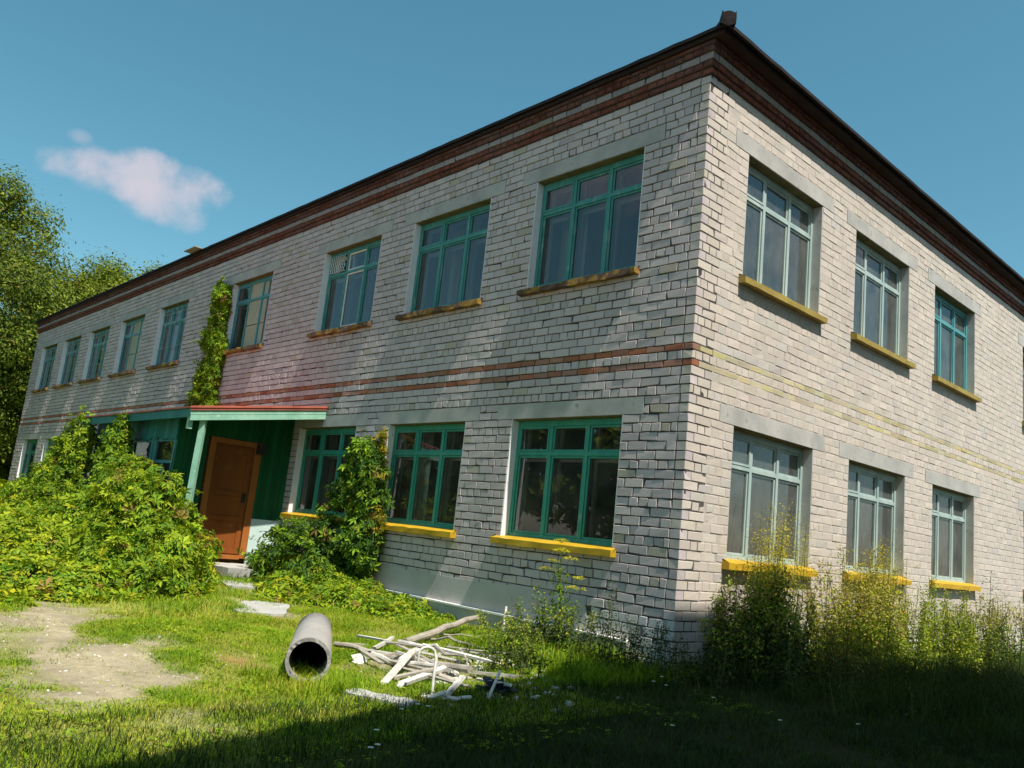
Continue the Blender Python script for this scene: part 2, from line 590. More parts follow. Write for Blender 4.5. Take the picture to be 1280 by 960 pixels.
WW = 1.90
A_up = [-1.85, -4.71, -7.56, -11.54, -15.95, -18.94, -21.85, -24.68, -27.42]
A_lo = [-1.86, -4.71, -7.54, -24.68, -27.42]
B_up = [1.84, 4.745, 7.68, 12.3]
B_lo = [1.84, 4.74, 7.69, 12.3]
OPEN = {'A': [(c - WW / 2, c + WW / 2, UB, UT) for c in A_up] + [(c - WW / 2, c + WW / 2, LB, LT) for c in A_lo],
        'B': [(c - WW / 2, c + WW / 2, UB, UT) for c in B_up] + [(c - WW / 2, c + WW / 2, LB, LT) for c in B_lo]}
EXT = {'A': (ENDX, 0.0), 'B': (0.0, ENDY)}
LINT_H = {UT: 2 * P2, LT: 2 * P1}
LINT_X = 0.30
MAP = {'A': mapA, 'B': mapB}
REC = {'A': 0.018, 'B': 0.0038}


def wall_core(side):
    """solid wall with real openings, its face set back behind the bricks"""
    u0, u1 = EXT[side]
    ins = REC[side]
    ua, ub = (u0, u1 - REC['B']) if side == 'A' else (WT, u1)
    if side == 'A':
        ub = -REC['B']
    us = sorted({ua, ub} | {v for o in OPEN[side] for v in o[:2]})
    zs = sorted({G - 0.4, TOP} | {v for o in OPEN[side] for v in o[2:]})
    solid = lambda a, b: not any(o[0] < a < o[1] and o[2] < b < o[3] for o in OPEN[side])
    mp = MAP[side]
    mb = MB()
    nu, nz_ = len(us) - 1, len(zs) - 1
    S = [[solid((us[i] + us[i + 1]) / 2, (zs[j] + zs[j + 1]) / 2) for j in range(nz_)] for i in range(nu)]
    get = lambda i, j: 0 <= i < nu and 0 <= j < nz_ and S[i][j]
    d0, d1 = ins, WT

    def quad(p):
        if side == 'B':
            pass
        mb.add([mp(*q) for q in p], [(0, 1, 2, 3)])
    for i in range(nu):
        for j in range(nz_):
            if not S[i][j]:
                continue
            a, b, c, d = us[i], us[i + 1], zs[j], zs[j + 1]
            quad([(a, d0, c), (b, d0, c), (b, d0, d), (a, d0, d)])
            quad([(b, d1, c), (a, d1, c), (a, d1, d), (b, d1, d)])
            if not get(i - 1, j):
                quad([(a, d1, c), (a, d0, c), (a, d0, d), (a, d1, d)])
            if not get(i + 1, j):
                quad([(b, d0, c), (b, d1, c), (b, d1, d), (b, d0, d)])
            if not get(i, j - 1):
                quad([(a, d1, c), (b, d1, c), (b, d0, c), (a, d0, c)])
            if not get(i, j + 1):
                quad([(a, d0, d), (b, d0, d), (b, d1, d), (a, d1, d)])
    return mb


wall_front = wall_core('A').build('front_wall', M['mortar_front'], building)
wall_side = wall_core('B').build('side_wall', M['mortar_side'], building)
WALL = {'A': wall_front, 'B': wall_side}


def brick_color(kind, side, rng, z):
    if kind == 'r':
        base = np.array([0.37, 0.125, 0.058]) if side == 'A' else np.array([0.52, 0.44, 0.17])
        fade = rng.uniform(0.1, 0.75) if side == 'B' else rng.uniform(0.0, 0.6) ** 1.5
        pale = np.array([0.46, 0.37, 0.32]) if side == 'A' else np.array([0.56, 0.50, 0.41])
        return (base * (1 - fade) + pale * fade) * rng.uniform(0.8, 1.12) * rng.uniform(0.95, 1.05, 3)
    if kind == 'c':
        return np.array([0.175, 0.050, 0.030]) * rng.uniform(0.75, 1.2) * rng.uniform(0.95, 1.05, 3)
    v = rng.random()
    if side == 'A':
        if v < 0.05:
            base = np.array([0.49, 0.43, 0.35])
        elif v < 0.22:
            base = np.array([0.50, 0.445, 0.435])
        else:
            base = np.array([0.575, 0.505, 0.485])
    else:
        if v < 0.05:
            base = np.array([0.57, 0.51, 0.42])
        elif v < 0.16:
            base = np.array([0.54, 0.50, 0.45])
        else:
            base = np.array([0.60, 0.53, 0.455])
    c = base * rng.uniform(0.92, 1.07) * rng.uniform(0.985, 1.015, 3)
    if z < -0.62:           # old whitewash along the foot of the wall
        c = c * 0.4 + np.array([0.70, 0.70, 0.69]) * 0.6
    return c


def brick_geo(w, h, depth, rng, rough=0.004):
    """brick in local (u, d, z), centred in u and z, face towards -d"""
    b = 0.0045
    j = lambda s: rng.normal(0, s, (4, 3))
    q = np.array([(-.5, 0, -.5), (.5, 0, -.5), (.5, 0, .5), (-.5, 0, .5)])
    sz = np.array([w, 0, h])
    outer = q * sz + (0, b, 0)
    outer += j(rough) * (1, 0, 0.7)
    if rng.random() < 0.12:                       # a knocked-off corner
        k = rng.integers(4)
        outer[k] *= (0.86, 1, 0.72)
    inner = outer * (1, 0, 1) - np.sign(q) * (b, 0, b * 0.8) + (0, rng.normal(0, 0.0012), 0) + j(0.0012)
    back = q * sz + (0, depth, 0)
    v = np.concatenate([inner, outer, back])
    f = [(0, 1, 2, 3)]
    for k in range(4):
        n = (k + 1) % 4
        f.append((4 + k, 4 + n, n, k))
        f.append((8 + k, 8 + n, 4 + n, 4 + k))
    return v, f


def camproj(p):
    d = Vector(p) - CAM
    zc = d.dot(fw)
    if zc < 0.3:
        return None
    return (640 + 1041.5 * d.dot(rr) / zc, 480 - 1041.5 * d.dot(uu) / zc, 1041.5 / zc)


all_bricks = []         # (score, side, u, z, w, h, depth, proud, color, kind)
gap = 0.012
stucco_top = lambda u: -0.56 + 0.05 * float(vnoise(u, 0.0, 0.5, 21)) - 0.03
for side in 'AB':
    e0, e1 = EXT[side]
    rng = np.random.default_rng(5 if side == 'A' else 6)
    for ci, (z0, z1, kind) in enumerate(courses):
        if z1 < G - 0.02:
            continue
        zc = (z0 + z1) / 2
        own = (ci % 2 == 0) == (side == 'A')     # which wall owns the corner in this course
        lo, hi = e0, e1
        cutback = 0.137
        if not own:
            if side == 'A':
                hi = -cutback
            else:
                lo = cutback
        blocks = []
        for o in OPEN[side]:
            if o[2] < zc < o[3]:
                blocks.append((o[0] + 0.004, o[1] - 0.004))
            lh = LINT_H[UT] if abs(o[3] - UT) < 1e-6 else LINT_H[LT]
            if o[3] < zc < o[3] + lh:
                blocks.append((o[0] - LINT_X, o[1] + LINT_X))
        blocks.sort()
        free, p = [], lo
        for a, b in blocks:
            if a > p:
                free.append((p, a))
            p = max(p, b)
        if p < hi:
            free.append((p, hi))
        hdr = ci % 4 == 1 and kind == 'w'
        pitch = 0.1345 if hdr else 0.269
        if kind == 'r':
            pitch = 0.262
        off = (0.0 if ci % 2 else 0.134) + rng.uniform(-0.02, 0.02) + (0.06 if hdr else 0)
        for a, b in free:
            n0, n1 = math.ceil((a - off) / pitch), math.floor((b - off) / pitch)
            cuts = [a] + [off + n * pitch for n in range(n0, n1 + 1) if a + 0.06 < off + n * pitch < b - 0.06] + [b]
            for u0_, u1_ in zip(cuts[:-1], cuts[1:]):
                g0 = 0.0 if (abs(u0_ - a) < 1e-6) else gap / 2
                g1 = 0.0 if (abs(u1_ - b) < 1e-6) else gap / 2
                w = u1_ - u0_ - g0 - g1
                uc = (u0_ + g0 + u1_ - g1) / 2
                if side == 'A' and -5.75 > uc - 9 and z1 < stucco_top(uc) and uc < -1.15:
                    continue
                jg = rng.uniform(0, 0.003)
                h = z1 - z0 - (gap if kind == 'w' else 0.010) - jg
                corner = own and ((side == 'A' and u1_ > -1e-6) or (side == 'B' and u0_ < 1e-6))
                depth = 0.125 if corner else 0.06
                ex = rng.normal(0, 0.0006)
                if side == 'A' and uc > -2.2:
                    ex += rng.normal(0, 0.0016)
                pr = camproj(MAP[side](uc, 0, zc))
                score = 0
                if pr and -5 < pr[0] < 1285 and -5 < pr[1] < 965:
                    nrm = Vector((0, -1, 0)) if side == 'A' else Vector((1, 0, 0))
                    dv = (CAM - Vector(MAP[side](uc, 0, zc))).normalized()
                    score = pr[2] ** 2 * w * h * max(0, nrm.dot(dv))
                    if side == 'B' and zc < -0.45:
                        score *= 0.1          # behind the weeds
                all_bricks.append((score, side, uc, zc + rng.normal(0, 0.001), w, h, depth, ex, brick_color(kind, side, rng, z1), kind, rng.integers(1 << 30)))

# stepped cornice: courses laid further and further out
CORN = [(0.075, 'c', 0.030), (0.075, 'c', 0.055), (0.092, 'w', 0.065), (0.075, 'c', 0.090), (0.050, 'c', 0.108)]
zc0 = TOP
corn_core = MB()
for k, (ch, kind, d) in enumerate(CORN):
    for side in 'AB':
        rng = np.random.default_rng(40 + k)
        e0, e1 = EXT[side]
        lo, hi = (e0, d) if side == 'A' else (-d + 0.125, e1)
        if side == 'A':
            pass
        u = lo
        pitch = 0.262 if k % 2 == 0 else 0.136
        if kind == 'w':
            pitch = 0.269
        while u < hi - 0.02:
            w = min(pitch, hi - u)
            if hi - u - w < 0.07:
                w = hi - u
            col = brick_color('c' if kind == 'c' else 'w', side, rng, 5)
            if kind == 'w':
                col = col * 0.56  # under-eave shade put into the white course's colour
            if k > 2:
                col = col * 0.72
            uc = u + w / 2
            pr = camproj(MAP[side](uc, -d, zc0 + ch / 2))
            sc_ = 0
            if pr and 0 < pr[0] < 1280 and 0 < pr[1] < 960:
                sc_ = pr[2] ** 2 * w * ch * 0.35
            last = side == 'A' and u + w > hi - 1e-6
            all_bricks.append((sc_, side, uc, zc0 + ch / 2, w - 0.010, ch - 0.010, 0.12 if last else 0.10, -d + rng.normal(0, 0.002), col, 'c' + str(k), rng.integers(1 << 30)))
            u += w
    dd = d - 0.012
    corn_core.box(ENDX, dd, -dd, 0.3, zc0, zc0 + ch - 0.0005)
    corn_core.box(-0.3, dd - 0.0007, 0.3, ENDY, zc0 + 0.0003, zc0 + ch - 0.0008)
    zc0 += ch
CTOP = zc0
cornice = corn_core.build('cornice', M['mortar_front'], building)
WALL['C'] = cornice

order = np.argsort([-b[0] for b in all_bricks])
single = set(order[:300].tolist())
joined = {'A': MB(), 'B': MB(), 'C': MB()}
for i, b in enumerate(all_bricks):
    _, side, uc, zc, w, h, depth, ex, col, kind, seed = b
    rng = np.random.default_rng(seed)
    rough = 0.0034 if (side == 'A' and uc > -2.6) else (0.0022 if side == 'A' else 0.0014)
    v, f = brick_geo(w, h, depth, rng, rough)
    holder = 'C' if kind[0] == 'c' and len(kind) > 1 else side
    v = v + (0, ex, 0)
    if i in single:
        m1 = MB()
        vv = np.array([MAP[side](*q) for q in v])
        m1.add(vv, f, col)
        o = link('brick', m1.mesh('brick'), M['brick'], WALL[holder])
        o.location = MAP[side](uc, 0, zc)
        o.matrix_parent_inverse = parent_world(WALL[holder]).inverted()
    else:
        vv = v + (uc, 0, zc)
        vv = np.array([MAP[side](*q) for q in vv])
        joined[holder].add(vv, f, col)
for k, nm in (('A', 'brickwork'), ('B', 'brickwork'), ('C', 'brickwork')):
    joined[k].build(nm, M['brick'], WALL[k], kind='stuff')

# stucco strip and projecting plinth along the foot of the front wall
us = np.linspace(ENDX, -1.12, 400)
tops = np.array([stucco_top(u) for u in us])
tops[-1] = -0.86
tops[-2] = -0.80
mb = MB()
front = np.stack([us, np.full_like(us, -0.004), tops], -1)
lowv = np.stack([us, np.full_like(us, -0.006), np.full_like(us, -0.95)], -1)
backt = front + (0, 0.06, 0)
n = len(us)
vv = np.concatenate([lowv, front, backt])
ff = [(i, i + 1, n + i + 1, n + i) for i in range(n - 1)] + [(n + i, n + i + 1, 2 * n + i + 1, 2 * n + i) for i in range(n - 1)]
mb.add(vv, ff)
mb.build('stucco_strip', M['stucco'], wall_front)
pl = MB()
x = -0.55
rng = np.random.default_rng(3)
blocks = []
while x > ENDX:
    w = rng.uniform(1.1, 1.5)
    blocks.append((max(ENDX, x - w), x))
    x -= w
for a, b in blocks:
    q = MB()
    q.box(a + 0.006, b - 0.006, -0.055 + rng.normal(0, 0.003), 0.05, G - 0.35, -0.93)
    q.build('plinth_block', M['plinth'], wall_front)
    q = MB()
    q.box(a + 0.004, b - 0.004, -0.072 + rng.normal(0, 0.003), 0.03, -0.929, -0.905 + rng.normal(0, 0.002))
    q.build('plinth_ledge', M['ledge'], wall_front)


# ---- windows
def window(side, c, zb, zt, frame='teal', frame_far=None, sill='yellow', reveal='plaster_white', depth=0.125, variant=None):
    mp = MAP[side]
    u0, u1 = c - WW / 2, c + WW / 2
    H = zt - zb

    def bx(mb, a, b, d0, d1, z0, z1):
        p, q = mp(a, d0, z0), mp(b, d1, z1)
        return mb.box(min(p[0], q[0]), max(p[0], q[0]), min(p[1], q[1]), max(p[1], q[1]), z0, z1)
    fm = M[frame]
    D = depth
    t = 0.052
    rv = 0.014
    a0, a1 = u0 + rv, u1 - rv
    z0, z1 = zb + 0.055, zt - 0.012
    w3 = (a1 - a0) / 3
    zt_ = z0 + (z1 - z0) * 0.715
    fr = MB()
    bx(fr, a0, a0 + t, D, D + 0.07, z0, z1)
    bx(fr, a1 - t, a1, D, D + 0.07, z0, z1)
    bx(fr, a0 + t, a1 - t, D + 0.001, D + 0.069, z1 - 0.075, z1)
    bx(fr, a0 + t, a1 - t, D + 0.001, D + 0.069, z0, z0 + t)
    for k in (1, 2):
        m = a0 + k * w3
        bx(fr, m - 0.026, m + 0.026, D + 0.002, D + 0.068, z0 + t, z1 - 0.075)
    edges = [a0 + t] + [e for k in (1, 2) for e in (a0 + k * w3 - 0.026, a0 + k * w3 + 0.026)] + [a1 - t]
    bays = [(edges[0], edges[1]), (edges[2], edges[3]), (edges[4], edges[5])]
    for a, b in bays:
        bx(fr, a, b, D + 0.003, D + 0.067, zt_ - 0.024, zt_ + 0.024)
    win = fr.build('window', fm, building)
    # sashes and panes
    for bi, (a, b) in enumerate(bays):
        for (s0, s1, top) in ((z0 + t, zt_ - 0.024, False), (zt_ + 0.024, z1 - 0.075, True)):
            if variant == 'broken_bay' and bi == 0 and top:
                continue
            if variant == 'boarded' and bi == 1:
                continue
            e = 0.030
            sa = MB()
            dd = D + 0.018 if not (top and bi == 0) else D - 0.004
            bx(sa, a + 0.003, a + e, dd, dd + 0.035, s0 + 0.003, s1 - 0.003)
            bx(sa, b - e, b - 0.003, dd, dd + 0.035, s0 + 0.003, s1 - 0.003)
            bx(sa, a + e, b - e, dd + 0.001, dd + 0.034, s0 + 0.003, s0 + e)
            bx(sa, a + e, b - e, dd + 0.001, dd + 0.034, s1 - e, s1 - 0.003)
            sash_m = fm
            if variant == 'broken_bay' and bi == 1:
                sash_m = M['white_frame']
            sa.build('sash', sash_m, win)
            pa = MB()
            tilt = R.normal(0, 0.0015)
            p = [mp(a + e, dd + 0.016 + tilt, s0 + e), mp(b - e, dd + 0.016 - tilt, s0 + e), mp(b - e, dd + 0.016 - tilt, s1 - e), mp(a + e, dd + 0.016 + tilt, s1 - e)]
            pa.add(p, [(0, 1, 2, 3)])
            pa.build('pane', M['glass_dusty' if side == 'B' else 'glass'], win)
    # inner winter frame, painted white
    i = MB()
    Di = min(D + 0.145, WT - 0.055)
    ti = 0.075
    bx(i, a0, a0 + ti, Di, Di + 0.05, z0, z1)
    bx(i, a1 - ti, a1, Di, Di + 0.05, z0, z1)
    bx(i, a0 + ti, a1 - ti, Di + 0.001, Di + 0.049, z1 - 0.09, z1)
    bx(i, a0 + ti, a1 - ti, Di + 0.001, Di + 0.049, z0, z0 + 0.07)
    for k in (1, 2):
        m = a0 + k * w3
        bx(i, m - 0.055, m + 0.055, Di + 0.002, Di + 0.048, z0 + 0.07, z1 - 0.09)
        lo_, hi_ = (a0 + ti, a0 + w3 - 0.055) if k == 1 else (a0 + w3 + 0.055, a0 + 2 * w3 - 0.055)
        bx(i, lo_, hi_, Di + 0.003, Di + 0.047, zt_ - 0.085, zt_ - 0.02)
    bx(i, a0 + 2 * w3 + 0.055, a1 - ti, Di + 0.003, Di + 0.047, zt_ - 0.085, zt_ - 0.02)
    i.build('inner_frame', M['white_frame'], win)
    # plastered reveals
    for a, b in ((u0 + 0.001, u0 + rv), (u1 - rv, u1 - 0.001)):
        q = MB()
        bx(q, a, b, 0.006, min(D + 0.20, WT - 0.003), zb + 0.002, zt - 0.001)
        q.build('reveal', M[reveal], win)
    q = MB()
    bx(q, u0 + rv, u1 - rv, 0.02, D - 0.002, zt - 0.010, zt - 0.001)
    q.build('soffit', M['soffit_shade'], win)
    # lintel, a little uneven with the bricks
    q = MB()
    lh = (2 * P2 if zb > 2 else 2 * P1)
    bx(q, u0 - LINT_X + 0.008, u1 + LINT_X - 0.008, -0.003 + R.normal(0, 0.001), 0.1, zt + 0.001, zt + lh - 0.010)
    q.build('lintel', M['concrete'], win)
    # sloping sill with a nib at each end
    s = MB()
    rng = np.random.default_rng(int(abs(c) * 100 + zb * 10))
    hgt = 0.085
    n = 14
    uu_ = np.linspace(u0 - 0.075, u1 + 0.06, n)
    worn = 0.010 if sill == 'ochre' else 0.003
    prof = [(-0.095, -0.055), (-0.095, 0.018), (0.0, 0.045), (D + 0.005, 0.062), (D + 0.005, -0.02), (0.03, -0.055)]
    vv = []
    for k in range(n):
        for j, (d, zz) in enumerate(prof):
            jt = rng.normal(0, worn) if j < 2 else 0
            if k in (0, n - 1) and d > 0.0:
                d = 0.0
            # inside the opening the sill is only as wide as the opening
            uk = min(max(uu_[k], u0 + rv + 0.002), u1 - rv - 0.002) if d > 0.0 else uu_[k]
            vv.append(mp(uk, d + jt * 0.6, zb + zz + jt))
    m = len(prof)
    ff = []
    for k in range(n - 1):
        for j in range(m):
            ff.append((k * m + j, k * m + (j + 1) % m, (k + 1) * m + (j + 1) % m, (k + 1) * m + j))
    ff += [tuple(range(m))[0:4], (0, 3, 4, 5), tuple((n - 1) * m + q for q in (3, 2, 1, 0)), tuple((n - 1) * m + q for q in (5, 4, 3, 0))]
    s.add(vv, ff)
    s.build('sill', M[sill], win)
    if variant == 'broken_bay':                     # a lattice grille in the upper light
        g = MB()
        a, b = bays[0]
        zz0, zz1 = zt_ + 0.03, z1 - 0.08
        for k in range(-6, 10):
            for sgn in (1, -1):
                p0u = a + k * 0.075
                pts = []
                for zz in np.linspace(zz0, zz1, 12):
                    u = p0u + sgn * (zz - zz0) * 0.6 + (0 if sgn > 0 else 0.3)
                    if a < u < b:
                        pts.append(mp(u, D - 0.02 + 0.004 * sgn, zz))
                if len(pts) > 1:
                    g.tube(pts, 0.006, 4, False)
        g.build('grille', M['white_frame'], win)
    if variant == 'boarded':
        g = MB()
        a, b = bays[1]
        for (s0, s1) in ((z0 + t, z0 + 0.52), (z0 + 0.54, zt_ - 0.03), (zt_ + 0.03, z1 - 0.08)):
            q = MB()
            bx(q, a + 0.01, b + 0.25, D + 0.02, D + 0.04, s0, s1)
            q.build('panel', M['board_panel'], win)
    if variant == 'bars':
        g = MB()
        for k in range(1, 6):
            u = a0 + (a1 - a0) * k / 6
            g.tube([mp(u, D - 0.03, z0 + 0.02), mp(u, D - 0.03, z1 - 0.02)], 0.007, 5, False)
        for zz in (z0 + 0.45, zt_, z1 - 0.2):
            g.tube([mp(a0, D - 0.045, zz), mp(a1, D - 0.045, zz)], 0.006, 5, False)
        g.build('grille', M['mint_frame'], win)
    return win


A_var = [None, None, 'broken_bay', 'boarded', 'bars', 'boarded', 'bars', 'bars', 'bars']
for k, c in enumerate(A_up):
    window('A', c, UB, UT, 'teal_up' if k < 3 else 'teal_far', sill='ochre', variant=A_var[k])
for k, c in enumerate(A_lo):
    window('A', c, LB, LT, 'teal', sill='yellow')
for k, c in enumerate(B_up):
    window('B', c, UB, UT, 'mint_frame' if k < 2 else 'teal_far', sill='olive_yellow', reveal='plaster_grey', depth=0.135)
for k, c in enumerate(B_lo):
    window('B', c, LB, LT, 'mint_frame', sill='yellow', reveal='plaster_grey', depth=0.135)

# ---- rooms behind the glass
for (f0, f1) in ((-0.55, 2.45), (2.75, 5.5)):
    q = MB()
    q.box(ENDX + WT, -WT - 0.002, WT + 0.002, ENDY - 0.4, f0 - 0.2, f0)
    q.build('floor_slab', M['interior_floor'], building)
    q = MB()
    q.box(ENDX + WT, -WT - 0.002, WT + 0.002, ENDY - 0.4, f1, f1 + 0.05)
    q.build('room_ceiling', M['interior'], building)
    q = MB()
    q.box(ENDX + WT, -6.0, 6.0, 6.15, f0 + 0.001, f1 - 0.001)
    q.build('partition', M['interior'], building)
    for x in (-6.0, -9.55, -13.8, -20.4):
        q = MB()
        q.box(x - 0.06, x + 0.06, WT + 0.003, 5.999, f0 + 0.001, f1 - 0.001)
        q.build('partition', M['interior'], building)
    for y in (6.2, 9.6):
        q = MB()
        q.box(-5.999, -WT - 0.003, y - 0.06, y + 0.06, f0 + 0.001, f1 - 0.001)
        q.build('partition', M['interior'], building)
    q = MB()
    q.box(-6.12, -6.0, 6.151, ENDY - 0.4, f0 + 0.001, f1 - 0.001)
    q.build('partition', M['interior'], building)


def curtain(side, u0, u1, zb, zt, d=0.55):
    mp = MAP[side]
    q = MB()
    us_ = np.linspace(u0, u1, max(8, int((u1 - u0) / 0.02)))
    dd = d + 0.03 * np.sin(us_ * 48) + 0.012 * np.sin(us_ * 97 + 1)
    vv = [mp(u, k, zb) for u, k in zip(us_, dd)] + [mp(u, k, zt) for u, k in zip(us_, dd)]
    n = len(us_)
    q.add(vv, [(i, i + 1, n + i + 1, n + i) for i in range(n - 1)])
    q.build('curtain', M['curtain'], building, smooth=True)


curtain('A', -2.75, -2.25, UB, UT)
curtain('A', -5.6, -5.05, UB, UT)
curtain('A', -2.55, -2.35, LB, LT)
curtain('A', -5.5, -5.2, LB, LT)
curtain('A', -8.4, -8.1, LB, LT)
curtain('B', 0.95, 1.5, LB, LT)
curtain('B', 2.4, 2.75, LB, LT)
curtain('B', 3.85, 4.3, UB, UT)
curtain('B', 2.3, 2.7, UB, UT)
curtain('B', 7.1, 7.5, LB, LT)
curtain('B', 8.2, 8.55, UB, UT)

# back walls so that the building is closed
q = MB()
q.box(ENDX, ENDX + WT - 0.002, WT + 0.001, ENDY, G - 0.3, TOP)
q.build('gable_wall', M['mortar_side'], building)
q = MB()
q.box(ENDX + WT, -WT - 0.002, ENDY - 0.399, ENDY - 0.001, G - 0.3, TOP)
q.build('rear_wall', M['mortar_side'], building)

# ---- eaves and hipped roof
OV, OVB = 0.17, 0.31
eb = MB()
eb.box(ENDX - 0.1, 0.24, -0.135, 0.12, CTOP, CTOP + 0.055)
eb.box(-0.12, 0.239, 0.121, ENDY + 0.1, CTOP + 0.0004, CTOP + 0.0546)
eb.build('eave_board', M['eave'], building)
x0, x1, y0, y1 = ENDX - OV, OVB, -OV, ENDY + OV
zr, rise = CTOP + 0.055, 2.6
hw = (y1 - y0) / 2
roof = MB()
rng = np.random.default_rng(9)
# wavy lower edge of the old sheets
nA, nB = 120, 70
eA = np.linspace(x0, x1, nA)
eB = np.linspace(y0, y1, nB)
wA, wB = rng.normal(0, 0.0025, nA), rng.normal(0, 0.0025, nB)
wA[0] = wA[-1] = wB[0] = wB[-1] = 0
ridge0, ridge1 = (x0 + hw, (y0 + y1) / 2, zr + rise), (x1 - hw, (y0 + y1) / 2, zr + rise)


def slope(edge, top):
    lowv = np.array(edge)
    up = lowv + (0, 0, 0.045)
    topv = np.array(top)
    n = len(lowv)
    vv = np.concatenate([lowv, up, topv])
    ff = [(i, i + 1, n + i + 1, n + i) for i in range(n - 1)] + [(n + i, n + i + 1, 2 * n + i + 1, 2 * n + i) for i in range(n - 1)] + [(i + 1, i, 2 * n + i, 2 * n + i + 1) for i in range(n - 1)]
    roof.add(vv, ff)


lerp = lambda a, b, t: tuple(np.array(a) * (1 - t) + np.array(b) * t)
slope([(x, y0, zr + w) for x, w in zip(eA, wA)], [(min(max(x, ridge0[0]), ridge1[0]), ridge0[1], zr + rise) for x in eA])
slope([(x, y1, zr) for x in eA[::-1]], [(min(max(x, ridge0[0]), ridge1[0]), ridge0[1], zr + rise) for x in eA[::-1]])
slope([(x1, y, zr + w) for y, w in zip(eB, wB)], [ridge1 for y in eB])
slope([(x0, y, zr) for y in eB[::-1]], [ridge0 for y in eB])
roof_o = roof.build('roof', M['roof'], building)
# hip capping: a bent strip of tin along the hip whose end flares up over the corner
hp = MB()
d = np.array([ridge1[0] - x1, ridge1[1] - y0, rise])
d = d / np.linalg.norm(d)
side_v = np.array([1, 1, 0]) / math.sqrt(2)
upv = np.cross(d, side_v)
upv = upv if upv[2] > 0 else -upv
ss = (-0.03, 0.02, 0.10, 0.24, 0.6, 2.0, 9.0)
crown_h = (0.135, 0.125, 0.095, 0.065, 0.045, 0.04, 0.04)
half_w = (0.088, 0.086, 0.095, 0.12, 0.15, 0.15, 0.15)
prof = ((-1.0, 0.0), (-0.98, 0.55), (-0.9, 1.06), (-0.72, 0.90), (-0.35, 1.0), (0.0, 1.04), (0.35, 1.0), (0.72, 0.90), (0.9, 1.06), (0.98, 0.55), (1.0, 0.0))
rows = []
for s_, ch_, hw_ in zip(ss, crown_h, half_w):
    base = np.array([x1 - 0.02, y0 + 0.02, zr + 0.02]) + d * s_
    lift = 1.0 if s_ < 0.15 else 0.5
    rows += [base + side_v * hw_ * p + upv * ch_ * (q_ if abs(p) < 0.85 else q_ * (0.6 + 0.4 * (s_ < 0.05))) for p, q_ in prof]
nn = len(prof)
hp.add(rows, [(l * nn + k, l * nn + k + 1, (l + 1) * nn + k + 1, (l + 1) * nn + k) for l in range(len(ss) - 1) for k in range(nn - 1)])
c0 = np.array([x1 - 0.02, y0 + 0.02, zr - 0.01]) + d * -0.03
hp.add(rows[:nn] + [c0], [(k + 1, k, nn) for k in range(nn - 1)])
hp.build('hip_cap', M['roof'], building)
q = MB()
q.add(*(lambda b: (b.v[0] * 1.0, b.f[0]))(MB().box(-15.0, -14.3, -0.34, -0.1, zr + 0.05, zr + 0.07)))
lb = q.build('loose_board', M['old_wood'], building)

# ------------------------------------------------------------------ wooden entrance porch
porch = thing('entrance_porch', 'green wooden entrance porch with red tin lean-to roof and mint fascia', 'porch', (-10.5, -1.1, G))
PX0, PX1, PY = -13.0, -8.70, -2.10      # walls
FLOOR = -0.82


def roofz(y):
    return 1.93 + 0.175 * y              # top of roof boards


def pbox(name, x0, x1, y0, y1, z0, z1, mat, parent=porch, col=(1, 1, 1)):
    return MB().box(x0, x1, y0, y1, z0, z1, col).build(name, M[mat], parent)


rng = np.random.default_rng(77)
# side wall: upright boards left and right of the door opening and above it
DY0, DY1, DZ1 = -1.50, -0.58, 1.20
y = -0.004
while y > PY + 0.02:
    w = 0.098 + rng.normal(0, 0.003)
    ya = max(y - w, PY + 0.02)
    z0 = FLOOR - 0.25
    zt_ = roofz((y + ya) / 2) - 0.10
    t_ = rng.uniform(0.8, 1.15)
    if ya + 0.02 > DY1 or y - 0.02 < DY0:
        if ya + 0.02 > DY1:
            pbox('plank', PX1 - 0.025, PX1 + rng.normal(0, 0.0015), ya + 0.003, y - 0.003, -0.13, zt_, 'plank_green', col=(t_, t_, t_))
        else:
            pbox('plank', PX1 - 0.025, PX1 + rng.normal(0, 0.0015), ya + 0.003, y - 0.003, z0, zt_, 'plank_green', col=(t_, t_, t_))
    else:
        pbox('plank', PX1 - 0.025, PX1 + rng.normal(0, 0.0015), ya + 0.003, y - 0.003, DZ1 + 0.005, zt_, 'plank_green', col=(t_, t_, t_))
    y = ya
pbox('kick_board', PX1 - 0.03, PX1 + 0.016, DY1 + 0.015, -0.006, G, -0.125, 'kick')
# door, frame and threshold
fx = PX1 + 0.02
pbox('door_frame', PX1 - 0.09, fx, DY1 - 0.11, DY1 + 0.012, FLOOR, DZ1, 'door_frame')
pbox('door_frame', PX1 - 0.09, fx, DY0 - 0.012, DY0 + 0.09, FLOOR, DZ1, 'door_frame')
pbox('door_frame', PX1 - 0.09, fx - 0.001, DY0 + 0.09, DY1 - 0.11, DZ1 - 0.09, DZ1 - 0.001, 'door_frame')
pbox('threshold', PX1 - 0.10, fx + 0.01, DY0 + 0.09, DY1 - 0.11, FLOOR - 0.02, FLOOR + 0.05, 'door_frame')
dl = MB()
dl.box(PX1 - 0.075, PX1 - 0.035, DY0 + 0.095, DY1 - 0.115, FLOOR + 0.055, DZ1 - 0.095)
for (a, b) in ((0.07, 0.16), (0.62, 0.70), (1.05, 1.13), (1.78, 1.88)):
    dl.box(PX1 - 0.034, PX1 - 0.018, DY0 + 0.10, DY1 - 0.12, FLOOR + a, FLOOR + b)
for (a, b) in ((DY0 + 0.10, DY0 + 0.19), (DY1 - 0.21, DY1 - 0.12)):
    dl.box(PX1 - 0.0345, PX1 - 0.0185, a, b, FLOOR + 0.161, FLOOR + 1.779)
door = dl.build('door', M['door'], porch)
hd = MB()
